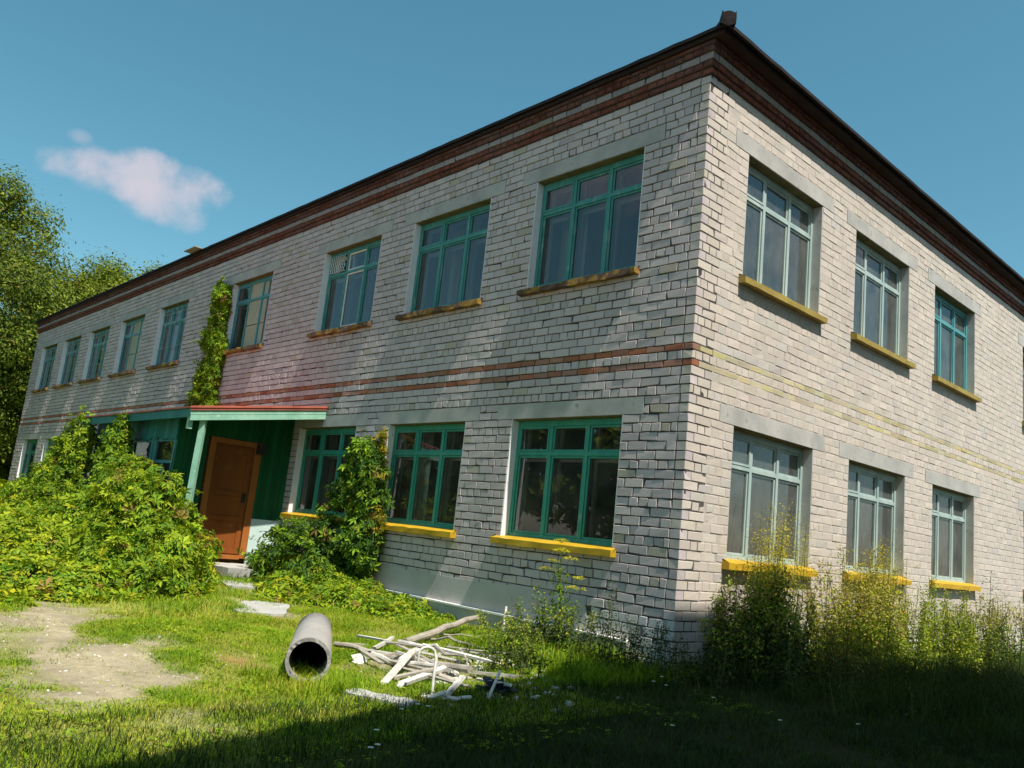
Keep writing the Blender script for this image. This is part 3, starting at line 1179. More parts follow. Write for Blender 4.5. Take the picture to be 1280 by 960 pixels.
hd.box(PX1 - 0.018, PX1 - 0.008, DY1 - 0.22, DY1 - 0.15, FLOOR + 0.95, FLOOR + 1.12)
hd.tube([(PX1 - 0.008, DY1 - 0.19, FLOOR + 0.97), (PX1 + 0.035, DY1 - 0.19, FLOOR + 0.98), (PX1 + 0.035, DY1 - 0.19, FLOOR + 1.08), (PX1 - 0.008, DY1 - 0.19, FLOOR + 1.09)], 0.008, 6)
hd.build('handle', M['iron'], door)
bxm = MB()
bxm.box(fx + 0.001, fx + 0.07, DY1 - 0.10, DY1 + 0.05, DZ1 - 0.20, DZ1 - 0.02)
bxm.box(fx + 0.07, fx + 0.075, DY1 - 0.09, DY1 + 0.04, DZ1 - 0.19, DZ1 - 0.03)
bxm.build('switch_box', M['iron'], porch)
# front wall with windows
x = PX1 - 0.03
while x > PX0:
    w = 0.105 + rng.normal(0, 0.004)
    xa = max(PX0, x - w)
    t_ = rng.uniform(0.8, 1.15)
    jag = rng.uniform(0, 0.05)
    pbox('plank', xa + 0.003, x - 0.003, PY + rng.normal(0, 0.0015), PY + 0.025, 1.10 - jag, roofz(PY) - 0.10, 'plank_teal', col=(t_, t_, t_))
    pbox('plank', xa + 0.003, x - 0.003, PY + rng.normal(0, 0.0015), PY + 0.025, G - 0.1, -0.15, 'plank_teal', col=(t_, t_, t_))
    x = xa
for x in (PX1 - 0.06, -9.80, -10.9, -12.0, PX0 + 0.05):
    pbox('post', x - 0.055, x + 0.055, PY + 0.03, PY + 0.13, G - 0.05, roofz(PY) - 0.11, 'plank_teal')
for a, b in ((-9.74, PX1 - 0.12), (-10.84, -9.86), (-11.94, -10.96), (PX0 + 0.11, -12.06)):
    wf = MB()
    for (p, q_) in ((a, a + 0.06), (b - 0.06, b)):
        wf.box(p, q_, PY + 0.035, PY + 0.09, -0.15, 1.10)
    wf.box(a + 0.06, b - 0.06, PY + 0.036, PY + 0.089, -0.15, -0.08)
    wf.box(a + 0.06, b - 0.06, PY + 0.036, PY + 0.089, 1.03, 1.10)
    wf.box(a + 0.06, b - 0.06, PY + 0.036, PY + 0.089, 0.66, 0.71)
    wf.box((a + b) / 2 - 0.025, (a + b) / 2 + 0.025, PY + 0.037, PY + 0.088, -0.08, 0.66)
    wo = wf.build('window', M['teal_far'], porch)
    for (p, q_, z0, z1) in ((a + 0.06, (a + b) / 2 - 0.025, -0.08, 0.66), ((a + b) / 2 + 0.025, b - 0.06, -0.08, 0.66), (a + 0.06, b - 0.06, 0.71, 1.03)):
        MB().add([(p, PY + 0.06, z0), (q_, PY + 0.06, z0), (q_, PY + 0.06, z1), (p, PY + 0.06, z1)], [(0, 1, 2, 3)]).build('pane', M['glass'], wo)
# far end wall, floor
pbox('end_wall', PX0 - 0.03, PX0, PY + 0.02, -0.002, G - 0.1, 1.45, 'plank_teal')
pbox('porch_floor', PX0 + 0.01, PX1 - 0.11, PY + 0.14, -0.003, FLOOR - 0.1, FLOOR - 0.021, 'interior_floor')
# lean-to roof: boards, red tin and fascia
RX0, RX1, RY0 = PX0 - 0.15, -7.62, -2.36


def slanted(name, x0, x1, y0, y1, off0, off1, mat, jx=0):
    vv, mbx = [], MB()
    for yy in (y0, y1):
        for xx in (x0, x1):
            for o in (off0, off1):
                vv.append((xx, yy, roofz(yy) + o))
    ff = [(0, 1, 3, 2), (4, 6, 7, 5), (0, 2, 6, 4), (1, 5, 7, 3), (0, 4, 5, 1), (2, 3, 7, 6)]
    mbx.add(vv, ff)
    return mbx.build(name, M[mat], porch)


slanted('roof_deck', RX0 + 0.02, RX1 - 0.03, RY0 + 0.03, -0.005, -0.06, -0.02, 'eave')
xs = np.arange(RX1 + 0.02, RX0 - 0.3, -0.72)
for a, b in zip(xs[:-1], xs[1:]):
    o = 0.0012 * (1 if int(round(a * 10)) % 2 else -1)
    slanted('roof_sheet', max(b, RX0) - 0.01, a + 0.015, RY0 - 0.03, -0.004, -0.015 + o, 0.012 + o, 'tin_red')
slanted('tin_edge', RX1 + 0.012, RX1 + 0.020, RY0 - 0.02, -0.006, -0.055, 0.016, 'tin_red')
slanted('fascia', RX1 - 0.028, RX1, RY0 + 0.0, -0.006, -0.125, -0.019, 'mint')
slanted('fascia', RX1 - 0.028, RX1 + 0.006, RY0 + 0.004, -0.008, -0.215, -0.131, 'mint')
pbox('fascia', RX0, RX1 - 0.03, RY0 - 0.002, RY0 + 0.024, roofz(RY0) - 0.16, roofz(RY0) - 0.02, 'plank_teal')
slanted('rafter', RX1 - 0.16, RX1 - 0.06, RY0 + 0.05, -0.006, -0.16, -0.061, 'plank_green')
slanted('soffit_lining', PX1 + 0.01, RX1 - 0.17, RY0 + 0.04, -0.007, -0.085, -0.061, 'plank_green')
pm = MB()
pm.tube([(RX1 - 0.11, -2.12, G - 0.1), (RX1 - 0.10, -2.11, 0.6), (RX1 - 0.09, -2.10, roofz(-2.1) - 0.17)], [0.065, 0.062, 0.06], 4)
pm.build('corner_post', M['mint'], porch)
pbox('brace', RX1 - 0.13, RX1 - 0.06, -2.35, -2.28, roofz(-2.3) - 0.35, roofz(-2.3) - 0.17, 'mint')


# door step and slabs on the ground
def slab(name, cx, cy, lx, ly, z0, z1, ang, mat, label, cat, seed):
    rng = np.random.default_rng(seed)
    n = 30
    ring = []
    for k in range(n):
        t = 2 * math.pi * k / n
        c, s = math.cos(t), math.sin(t)
        k_ = 1 / max(abs(c), abs(s))
        k_ = min(k_, 1.28) * rng.uniform(0.93, 1.03)
        ring.append((c * k_ * lx / 2, s * k_ * ly / 2))
    ca, sa = math.cos(ang), math.sin(ang)
    q = MB()
    top = [(cx + a * ca - b * sa, cy + a * sa + b * ca, z1 + rng.normal(0, 0.004)) for a, b in ring]
    mid = [(cx + (a * ca - b * sa) * 1.02, cy + (a * sa + b * ca) * 1.0, z1 - 0.015) for a, b in ring]
    bot = [(p[0], p[1], z0) for p in top]
    q.add(top + [(cx, cy, z1)], [(k, (k + 1) % n, n) for k in range(n)])
    q.add(top + bot, [(k + n, (k + 1) % n + n, (k + 1) % n, k) for k in range(n)])
    return tag(q.build(name, M[mat]), label, cat)


slab('door_step', -8.05, -0.98, 1.15, 0.9, G - 0.1, FLOOR - 0.08, 0.05, 'concrete', 'pale concrete step at the foot of the orange-brown door', 'step', 1)
slab('concrete_slab', -4.55, -2.25, 1.3, 0.62, G - 0.1, float(gz(-4.55, -2.25)) + 0.018, -0.55, 'concrete', 'flat broken concrete slab sunk in the grass before the porch', 'slab', 2)
slab('grey_board', 0.22, -3.75, 0.55, 0.20, G - 0.05, float(gz(0.22, -3.75)) + 0.03, 0.45, 'concrete', 'small flat grey slab in the grass below the scrap heap', 'slab', 3)
slab('stepping_stone', -6.7, -1.5, 0.9, 0.6, G - 0.1, float(gz(-6.7, -1.5)) + 0.02, -0.3, 'concrete', 'small concrete paving slab leading to the porch step', 'slab', 4)

# ------------------------------------------------------------------ asbestos-cement pipe
pf, pb = np.array([-0.42, -3.98, 0]), np.array([-1.85, -3.10, 0])
ro, ri = 0.168, 0.142
pf[2] = float(gz(pf[0], pf[1])) + ro - 0.02
pb[2] = float(gz(pb[0], pb[1])) + ro - 0.01
dv = pb - pf
L = np.linalg.norm(dv)
dv /= L
a = np.cross(dv, (0, 0, 1)); a /= np.linalg.norm(a)
b = np.cross(a, dv)
n = 40
sec = [(0, ri), (0, ro), (L * 0.66, ro), (L * 0.665, ro * 0.985), (L * 0.76, ro * 0.985), (L * 0.765, ro * 0.965), (L, ro * 0.955), (L, ri), (0.0, ri)]
vv = []
rng = np.random.default_rng(4)
for s, r_ in sec:
    for k in range(n):
        t = 2 * math.pi * k / n
        vv.append(pf + dv * (s + (rng.normal(0, 0.003) if s in (0, L) else 0)) + r_ * (math.cos(t) * a + math.sin(t) * b))
ff = [(i * n + k, i * n + (k + 1) % n, (i + 1) * n + (k + 1) % n, (i + 1) * n + k) for i in range(len(sec) - 1) for k in range(n)]
q = MB()
q.add(vv, ff)
po = q.build('cement_pipe', M['pipe'], smooth=True)
tag(po, 'thick grey cement pipe lying on the grass, open end towards the viewer', 'pipe')
pg = MB()
for sgn, s_ in ((1, L * 0.72),):
    c_ = pf + dv * s_
    ring = [c_ + ri * 0.999 * (math.cos(t) * a + math.sin(t) * b) + dv * 0.05 * math.sin(3 * t) for t in np.linspace(0, 2 * math.pi, 24, endpoint=False)]
    pg.add(ring + [c_ + dv * 0.1], [((k + 1) % 24, k, 24) for k in range(24)], (0.6, 0.6, 0.6))
pg.build('bore_shade_plug', M['plastic_dark'], po)  # dark disc added inside so the bore reads as shaded
po.data.polygons.foreach_set('use_smooth', np.array([f // n not in (0, 6) for f in range(len(po.data.polygons))]))

# ------------------------------------------------------------------ scrap heap
HG = 'weathered poles and boards in the scrap heap'


def gp(x, y, dz=0.0):
    return (x, y, float(gz(x, y)) + dz)


def pole(name, p, q, r0_, r1_, mat, label, n=8, bend=0.02, cat='pole', seed=0, group=HG):
    rng = np.random.default_rng(seed + 100)
    p, q = np.array(p), np.array(q)
    k = 7
    pts = []
    off = rng.normal(0, bend, (k, 3)) * np.sin(np.linspace(0, math.pi, k))[:, None]
    for i, t in enumerate(np.linspace(0, 1, k)):
        pts.append(p * (1 - t) + q * t + off[i])
    c = rng.uniform(0.85, 1.1)
    r0_, r1_ = r0_ * 0.66, r1_ * 0.66
    off *= 0.22
    m = MB().tube(pts, [(r0_ * (1 - t) + r1_ * t) * rng.uniform(0.93, 1.07) for t in np.linspace(0, 1, k)], n, True, (c, c, c))
    return tag(m.build(name, M[mat], smooth=False), label, cat, group)


def board(name, p, q, w, t, mat, label, roll=0.0, seed=0):
    p, q = np.array(p, float), np.array(q, float)
    d = q - p
    L = np.linalg.norm(d)
    d = d / L
    a = np.cross(d, (0, 0, 1)); a /= np.linalg.norm(a)
    b = np.cross(a, d)
    a, b = math.cos(roll) * a + math.sin(roll) * b, -math.sin(roll) * a + math.cos(roll) * b
    rng = np.random.default_rng(seed)
    vv = []
    for s in np.linspace(0, L, 5):
        for (e, f) in ((-1, -1), (1, -1), (1, 1), (-1, 1)):
            vv.append(p + d * (s + (rng.normal(0, 0.02) if s in (0, L) else 0)) + a * e * w * 0.38 * rng.uniform(0.9, 1.05) + b * f * t / 2 + b * 0.01 * math.sin(s * 2.5 + seed))
    ff = [(i * 4 + k, i * 4 + (k + 1) % 4, (i + 1) * 4 + (k + 1) % 4, (i + 1) * 4 + k) for i in range(4) for k in range(4)] + [(3, 2, 1, 0), (16, 17, 18, 19)]
    m = MB()
    c = rng.uniform(0.85, 1.1)
    m.add(vv, ff, (c, c, c))
    return tag(m.build(name, M[mat]), label, 'board', HG)


pole('log', gp(-1.75, -2.10, 0.06), (-2.72, -0.32, -0.98), 0.062, 0.05, 'old_wood', 'thick grey log at the back of the heap, its end raised towards the wall', 10, cat='log', seed=1)
pole('pole', gp(-1.75, -2.92, 0.05), gp(-0.25, -2.52, 0.10), 0.036, 0.05, 'old_wood', 'long thick grey pole lying lengthwise across the scrap heap', 8, seed=2)
pole('pole', gp(-1.12, -2.93, 0.05), gp(-0.42, -2.73, 0.09), 0.042, 0.032, 'white_wood', 'white pole in front of the long grey pole, broken at its thick end', 8, seed=3)
board('board', gp(-1.36, -2.74, 0.07), gp(-1.84, -2.20, 0.10), 0.045, 0.03, 'white_wood', 'short white lath slanting back at the left end of the heap', 0.2, 4)
board('board', gp(-0.15, -3.46, 0.03), gp(-0.76, -2.74, 0.15), 0.075, 0.03, 'white_wood', 'white board at the front of the heap propped on a pole', 0.4, 5)
pole('pole', gp(-1.62, -2.28, 0.09), gp(-0.70, -2.12, 0.10), 0.026, 0.026, 'white_wood', 'thin white rail along the back of the scrap heap', 6, seed=7)
pole('pole', gp(-1.34, -2.63, 0.11), gp(-0.60, -2.36, 0.14), 0.022, 0.02, 'old_wood', 'thin grey stick resting on top of the long poles', 6, seed=8)
board('board', gp(-0.02, -3.40, 0.03), gp(-0.36, -2.70, 0.10), 0.06, 0.03, 'white_wood', 'white plank running back beside the bent pipe', -0.2, 9)
pole('pole', gp(0.36, -3.44, 0.03), gp(0.48, -3.12, 0.03), 0.026, 0.024, 'white_wood', 'short white stick at the near right corner of the heap', 6, seed=10)
board('board', gp(0.42, -3.33, 0.04), gp(0.12, -2.90, 0.12), 0.05, 0.03, 'white_wood', 'short tilted white lath between the bent pipe and dark plastic', 0.3, 11)
board('board', gp(-0.36, -2.40, 0.05), gp(0.02, -2.25, 0.06), 0.10, 0.025, 'old_wood', 'broad grey board end beside the dark plastic', 0.1, 12)
board('board', gp(-1.98, -2.78, 0.03), gp(-1.80, -2.55, 0.03), 0.05, 0.02, 'old_wood', 'flat grey chip of wood lying apart next to the cement pipe', 0.0, 13)
pole('branch', gp(-2.30, -1.36, 0.06), gp(-1.75, -0.85, 0.12), 0.018, 0.012, 'old_wood', 'thin dry branch lying behind the thick log', 6, 0.03, 'branch', 14)
pole('stick', (-2.42, -0.12, -0.80), gp(-2.22, -0.32, 0.01), 0.022, 0.024, 'white_wood', 'white stick leaning upright against the plinth', 6, 0.0, 'stick', 15)
pole('stick', gp(0.34, -2.72, 0.16), gp(0.56, -3.02, 0.03), 0.018, 0.02, 'white_wood', 'white stick lying across the dark plastic bag', 6, 0.0, 'stick', 16)
pole('stick', (-0.55, -1.9, -1.05), gp(-1.25, -1.75, 0.03), 0.02, 0.02, 'white_wood', 'white stick among the lime rubble by the weeds', 6, 0.0, 'stick', 17)
pole('stick', gp(-0.95, -2.05, 0.10), gp(-0.45, -2.40, 0.14), 0.028, 0.02, 'old_wood', 'stubby grey stick crossing the right end of the long pole', 6, 0.01, 'stick', 18)
board('board', gp(-0.85, -2.62, 0.14), gp(-0.55, -3.02, 0.11), 0.07, 0.025, 'white_wood', 'white board end lying square across the two front poles', 0.15, 19)
board('board', gp(-1.05, -2.42, 0.12), gp(-0.35, -2.20, 0.12), 0.06, 0.022, 'white_wood', 'white lath lying beside the thin grey stick', -0.1, 20)
pole('pole', gp(-2.05, -1.62, 0.05), gp(-1.15, -1.42, 0.06), 0.024, 0.02, 'old_wood', 'grey pole half hidden in grass under the thick log', 6, 0.03, seed=21)
rng = np.random.default_rng(23)
for k in range(16):
    x, y = rng.normal(-0.75, 0.45), rng.normal(-2.65, 0.42)
    a_, l_ = rng.normal(0.35, 0.7), rng.uniform(0.25, 0.7)
    dx, dy = math.cos(a_) * l_ / 2, math.sin(a_) * l_ / 2
    o = board('lath', gp(x - dx, y - dy, rng.uniform(0.02, 0.10)), gp(x + dx, y + dy, rng.uniform(0.02, 0.12)), rng.uniform(0.03, 0.055), rng.uniform(0.010, 0.02), 'white_wood' if rng.random() < 0.6 else 'old_wood', 'thin broken lath lying loose in the scrap heap', rng.normal(0, 0.3), 200 + k)
    o['category'] = 'lath'
    o['group'] = 'broken laths in the scrap heap'
# bent metal pipe, like a walking-stick handle
pts = [gp(0.30, -3.34, 0.0)]
hx, hy = 0.20, -3.25
hz = float(gz(hx, hy))
pts += [(0.27, -3.32, hz + 0.14), (0.24, -3.29, hz + 0.27)]
for k in range(7):
    t = math.pi * k / 6
    pts.append((0.23 - 0.035 + 0.035 * math.cos(t) - 0.02, -3.28 - 0.05 * (1 - math.cos(t)), hz + 0.29 + 0.05 * math.sin(t)))
pts.append((pts[-1][0], pts[-1][1] - 0.003, pts[-1][2] - 0.06))
tag(MB().tube(pts, 0.011, 8).build('bent_pipe', M['white_wood'], smooth=True), 'thin white bent pipe with a hooked top standing in the heap', 'pipe')
# dark plastic
rng = np.random.default_rng(31)
n1, n2 = 18, 12
uu1, vv1 = np.meshgrid(np.linspace(0, 2 * math.pi, n1, endpoint=False), np.linspace(0, math.pi / 2, n2), indexing='ij')
rr_ = 1 + 0.25 * rng.normal(0, 1, uu1.shape)
P = np.stack([0.30 + 0.17 * rr_ * np.cos(uu1) * np.cos(vv1), -2.68 + 0.14 * rr_ * np.sin(uu1) * np.cos(vv1), G - 0.01 + 0.09 * rr_ * np.sin(vv1)], -1).reshape(-1, 3)
ix = np.arange(n1 * n2).reshape(n1, n2)
ff = [(ix[i, j], ix[(i + 1) % n1, j], ix[(i + 1) % n1, j + 1], ix[i, j + 1]) for i in range(n1) for j in range(n2 - 1)]
tag(MB().add(P, ff).build('plastic_bag', M['plastic_dark']), 'crumpled dark plastic bag at the right end of the scrap heap', 'bag')


def chunk(cx, cy, s, rng, mbx, z=None, col=None):
    ph = (1 + 5 ** .5) / 2
    base = np.array([(-1, ph, 0), (1, ph, 0), (-1, -ph, 0), (1, -ph, 0), (0, -1, ph), (0, 1, ph), (0, -1, -ph), (0, 1, -ph), (ph, 0, -1), (ph, 0, 1), (-ph, 0, -1), (-ph, 0, 1)]) / 1.9
    fc = [(0, 11, 5), (0, 5, 1), (0, 1, 7), (0, 7, 10), (0, 10, 11), (1, 5, 9), (5, 11, 4), (11, 10, 2), (10, 7, 6), (7, 1, 8), (3, 9, 4), (3, 4, 2), (3, 2, 6), (3, 6, 8), (3, 8, 9), (4, 9, 5), (2, 4, 11), (6, 2, 10), (8, 6, 7), (9, 8, 1)]
    v = base * rng.uniform(0.6, 1.2, (12, 1)) * (s * rng.uniform(0.7, 1.3), s * rng.uniform(0.7, 1.3), s * rng.uniform(0.4, 0.8))
    t = rng.uniform(0, 6.28)
    v = np.stack([v[:, 0] * math.cos(t) - v[:, 1] * math.sin(t), v[:, 0] * math.sin(t) + v[:, 1] * math.cos(t), v[:, 2]], -1)
    zz = float(gz(cx, cy)) if z is None else z
    c = rng.uniform(0.75, 1.15) if col is None else col
    mbx.add(v + (cx, cy, zz + s * 0.15), fc, (c, c, c))


rng = np.random.default_rng(8)
rub = MB()
for k in range(620):
    t = rng.random()
    cx, cy = rng.normal(-1.15, 0.42), rng.normal(-1.65, 0.35)
    if t < 0.45:
        cx, cy = rng.normal(-0.45, 0.55), rng.normal(-2.45, 0.45)
    if t > 0.88:
        cx, cy = rng.normal(0.2, 0.4), rng.normal(-2.6, 0.3)
    if cy > -0.1:
        continue
    chunk(cx, cy, rng.choice([0.012, 0.02, 0.032, 0.045], p=[.4, .35, .18, .07]), rng, rub)
o = rub.build('rubble', M['rubble'], kind='stuff')
o['label'] = 'pale lime and brick rubble scattered round the scrap heap'
o['category'] = 'rubble'
q = MB()
chunk(-1.12, -3.05, 0.10, np.random.default_rng(2), q, col=1.25)
chunk(-1.05, -3.10, 0.06, np.random.default_rng(3), q, col=1.2)
tag(q.build('lime_lump', M['rubble']), 'white lump of lime at the left end of the white pole', 'stone')

# ------------------------------------------------------------------ foliage helpers
LEAF1 = (np.array([(0, 0, 0), (0.42, -0.24, 0.06), (1, 0, -0.05), (0.42, 0.24, 0.06)]), np.array([(0, 1, 2, 3)]))


def palmate(n=5):
    vs_, fs = [], []
    for k, a in enumerate(np.linspace(-1.9, 1.9, n)):
        l = 1.0 - 0.28 * abs(a) / 1.9
        c, s = math.cos(a), math.sin(a)
        base = len(vs_)
        for (p, q_, z_) in ((0.05, 0, 0), (0.55 * l, -0.19 * l, 0.05), (l, 0, -0.10), (0.55 * l, 0.19 * l, 0.05)):
            vs_.append((p * c - q_ * s, p * s + q_ * c, z_))
        fs.append((base, base + 1, base + 2, base + 3))
    return np.array(vs_), np.array(fs)


LEAF5 = palmate(5)
LEAF3 = palmate(3)


def norm(a):
    return a / np.maximum(np.linalg.norm(a, axis=-1, keepdims=True), 1e-9)


def leaves(mb, P, N, size, cols, tmpl, rng, droop=0.3, spread=0.7):
    """put one leaf at each point, roughly facing N"""
    n = len(P)
    if n == 0:
        return
    nn_ = norm(N + rng.normal(0, spread, (n, 3)) + (0, 0, 0.35))
    t = rng.normal(0, 1, (n, 3)) + (0, 0, -droop)
    t = norm(t - (t * nn_).sum(1, keepdims=True) * nn_)
    b = np.cross(nn_, t)
    T, F = tmpl
    s = np.asarray(size).reshape(-1, 1, 1) * np.ones((n, 1, 1))
    V = P[:, None, :] + s * (T[None, :, 0:1] * t[:, None] + T[None, :, 1:2] * b[:, None] + T[None, :, 2:3] * nn_[:, None])
    k = len(T)
    Fa = (F[None] + (np.arange(n) * k)[:, None, None]).reshape(-1, F.shape[1])
    C = np.repeat(cols, len(F), 0)
    mb.add(V.reshape(-1, 3), Fa, C)


def leafcols(n, rng, pal, jit=0.18):
    pal = np.array(pal)
    c = pal[rng.integers(len(pal), size=n)]
    c = np.where((rng.random(n) < 0.02)[:, None], np.array([0.26, 0.17, 0.05]), c)
    return np.clip(c * rng.uniform(1 - jit, 1 + jit, (n, 1)) * rng.uniform(0.93, 1.07, (n, 3)), 0.003, 0.8)


def blob_points(blobs, dens, rng, thick=0.35):
    """points in the outer layer of a union of ellipsoids (cx,cy,cz,rx,ry,rz)"""
    B = np.array(blobs, float)
    Ps, Ns = [], []
    for i, (cx, cy, cz, rx, ry, rz_) in enumerate(B):
        area = 4 * math.pi * ((rx * ry) ** 1.6 + (rx * rz_) ** 1.6 + (ry * rz_) ** 1.6) ** (1 / 1.6) / 3 ** (1 / 1.6)
        n = int(dens * area)
        d = norm(rng.normal(0, 1, (n, 3)))
        bump = 1 + 0.26 * (vnoise(d[:, 0] * 3 + i, d[:, 1] * 3 + d[:, 2] * 2, 1, 3) - 0.5) * 2
        r = (1 - thick * rng.random(n) ** 1.6) * bump
        p = d * r[:, None] * (rx, ry, rz_) + (cx, cy, cz)
        nn_ = norm(d / np.array((rx, ry, rz_)))
        keep = np.ones(n, bool)
        for j, o in enumerate(B):
            if j != i:
                q_ = (((p - o[:3]) / o[3:]) ** 2).sum(1)
                keep &= q_ > 0.45
        Ps.append(p[keep]); Ns.append(nn_[keep])
    return np.concatenate(Ps), np.concatenate(Ns)


VINE = [(0.20, 0.31, 0.018), (0.15, 0.26, 0.02), (0.26, 0.35, 0.02), (0.11, 0.21, 0.02)]
VINE_D = [(0.060, 0.130, 0.022), (0.080, 0.160, 0.024), (0.045, 0.10, 0.020)]
LIME = [(0.31, 0.37, 0.018), (0.26, 0.33, 0.018), (0.37, 0.39, 0.02), (0.20, 0.28, 0.02)]


def vine(name, label, cat, base, blobs, dens, size, pal, seed, stems=(), tmpl=LEAF5, wall_y=None, thick=0.4, flip=None):
    rng = np.random.default_rng(seed)
    t = thing(name, label, cat, base)
    P, N = blob_points(blobs, dens, rng, thick)
    k = P[:, 2] > gz(P[:, 0], P[:, 1]) + 0.02
    if wall_y is not None:
        k &= P[:, 1] < wall_y
    if flip is not None:
        k &= flip(P)
    k &= vnoise(P[:, 0] * 1.0 + P[:, 1], P[:, 2], 0.32, 71 + seed % 7) + rng.normal(0, 0.08, len(P)) > 0.27
    P, N = P[k], N[k]
    mb = MB()
    leaves(mb, P, N, size * rng.uniform(0.5, 1.25, len(P)), leafcols(len(P), rng, pal, 0.28) * (0.8 + 0.4 * vnoise(P[:, 0] + P[:, 1], P[:, 2], 0.5, 61))[:, None], tmpl, rng)
    # loose shoots feeling their way out of the mass
    for k_ in rng.choice(len(P), min(len(P), int(10 + len(P) / 55)), replace=False):
        p, l_ = P[k_], rng.uniform(0.15, 0.42)
        dirv = norm(N[k_] * 0.7 + rng.normal(0, 0.5, 3) + (0, 0, 0.45))
        m = int(l_ * 38)
        s_ = rng.random(m)
        q_ = p + dirv * (s_ * l_)[:, None] + (0, 0, -1) * (s_ ** 2 * 0.08)[:, None] + rng.normal(0, 0.02, (m, 3))
        if wall_y is not None:
            q_[:, 1] = np.minimum(q_[:, 1], wall_y - 0.01)
        leaves(mb, q_, np.tile(dirv + (0, -0.3, 0.6), (m, 1)), size * rng.uniform(0.35, 0.8, m) * (1 - 0.4 * s_), leafcols(m, rng, pal) * 1.1, tmpl, rng)
    mb.build('foliage', M['leaf'], t, kind='stuff')
    for s in stems:
        pts = [np.array(s[0]) * (1 - q_) + np.array(s[1]) * q_ + rng.normal(0, 0.03, 3) * (1, 0.3, 1) for q_ in np.linspace(0, 1, 8)]
        MB().tube(pts, np.linspace(0.016, 0.007, 8).tolist(), 5).build('stem', M['bark'], t)
    return t


# creepers on the building and the porch
rng = np.random.default_rng(50)
col_blobs = []
for z_ in np.arange(1.95, 4.75, 0.17):
    f_ = (z_ - 1.95) / 3.0
    for side_ in (-1, 1):
        wv = 0.62 * (1 - f_) ** 0.7 + 0.14
        col_blobs.append((-12.95 + 0.25 * f_ + side_ * wv * rng.uniform(0.15, 0.75), -0.08, z_ + rng.normal(0, 0.08), rng.uniform(0.16, 0.34), rng.uniform(0.12, 0.22), rng.uniform(0.14, 0.30)))
vine('wall_creeper', 'tall column of green creeper climbing the front wall above the porch roof', 'creeper', (-12.9, -0.1, 1.9), col_blobs, 300, 0.125, VINE, 51,
     [((-12.9, -0.04, 1.8), (-12.9, -0.04, 4.8)), ((-13.2, -0.04, 1.8), (-13.0, -0.04, 4.4))], wall_y=-0.01)
vine('window_creeper', 'creeper climbing beside the third ground-floor window, yellowing at its right edge', 'creeper', (-6.2, -0.3, G),
     [(-6.22, -0.36, -0.35, 0.48, 0.30, 0.68), (-6.05, -0.25, 0.38, 0.36, 0.24, 0.52), (-5.85, -0.22, 0.95, 0.34, 0.24, 0.45), (-5.60, -0.20, 0.35, 0.30, 0.22, 0.70), (-5.60, -0.24, -0.35, 0.32, 0.26, 0.50),
      (-7.25, -0.55, -0.60, 0.62, 0.42, 0.48), (-7.55, -0.60, -0.90, 0.45, 0.40, 0.36), (-6.5, -0.7, -0.85, 0.9, 0.55, 0.50)],
     330, 0.125, VINE_D + VINE[:2], 52, [((-6.2, -0.05, G), (-5.7, -0.04, 1.2)), ((-6.3, -0.05, G), (-6.5, -0.04, 0.8))], wall_y=-0.01)
vine('yellowing_creeper', 'thin yellow-green creeper strand up the pier left of the second ground-floor window', 'creeper', (-5.6, -0.15, G),
     [(-5.68, -0.14, 1.12, 0.17, 0.14, 0.32), (-5.62, -0.16, 0.55, 0.18, 0.16, 0.50), (-5.48, -0.18, 0.05, 0.20, 0.16, 0.40)], 420, 0.085, [(0.30, 0.27, 0.02), (0.24, 0.25, 0.02), (0.34, 0.25, 0.03)], 53,
     [((-5.6, -0.04, G), (-5.65, -0.04, 1.3))], wall_y=-0.01)
vine('porch_creeper', 'big mound of bright creeper spilling over the front of the porch', 'creeper', (-7.6, -3.0, G),
     [(-7.35, -2.90, -0.45, 1.15, 0.75, 0.85), (-8.2, -2.75, -0.05, 0.85, 0.5, 0.58), (-6.6, -2.95, -0.75, 0.95, 0.75, 0.62), (-9.3, -2.70, -0.50, 0.95, 0.55, 0.62), (-8.2, -3.45, -0.70, 1.3, 0.75, 0.62),
      (-6.9, -3.55, -0.90, 1.3, 0.70, 0.48), (-5.9, -3.25, -1.0, 0.9, 0.55, 0.36)],
     300, 0.135, VINE + LIME[:2], 54, [((-8.3, -2.3, G), (-8.2, -2.3, 0.8))], thick=0.45)
vine('porch_window_creeper', 'creeper strand climbing the middle of the porch front to its eave', 'creeper', (-10.3, -2.4, G),
     [(-10.55, -2.42, 1.05, 0.30, 0.20, 0.38), (-10.45, -2.45, 0.55, 0.42, 0.26, 0.50), (-10.2, -2.50, 0.0, 0.62, 0.34, 0.55), (-9.7, -2.45, 0.35, 0.42, 0.26, 0.42), (-9.3, -2.5, -0.1, 0.5, 0.3, 0.5)],
     330, 0.13, VINE, 55, [((-10.3, -2.3, G), (-10.5, -2.3, 1.2))])
vine('porch_corner_creeper', 'creeper covering the far left corner of the porch up to the roof', 'creeper', (-12.8, -2.4, G),
     [(-12.95, -2.40, 1.10, 0.42, 0.28, 0.42), (-13.1, -2.45, 0.55, 0.60, 0.36, 0.60), (-13.3, -2.55, -0.05, 0.95, 0.50, 0.75), (-13.9, -2.75, -0.55, 1.2, 0.75, 0.70), (-12.5, -2.75, -0.55, 1.0, 0.6, 0.65)],
     330, 0.13, VINE + LIME[:1], 56, [((-12.9, -2.3, G), (-12.9, -2.3, 1.2))])

# low vines and nettles between the yard and the building (uncountable)
rng = np.random.default_rng(60)
mb = MB()


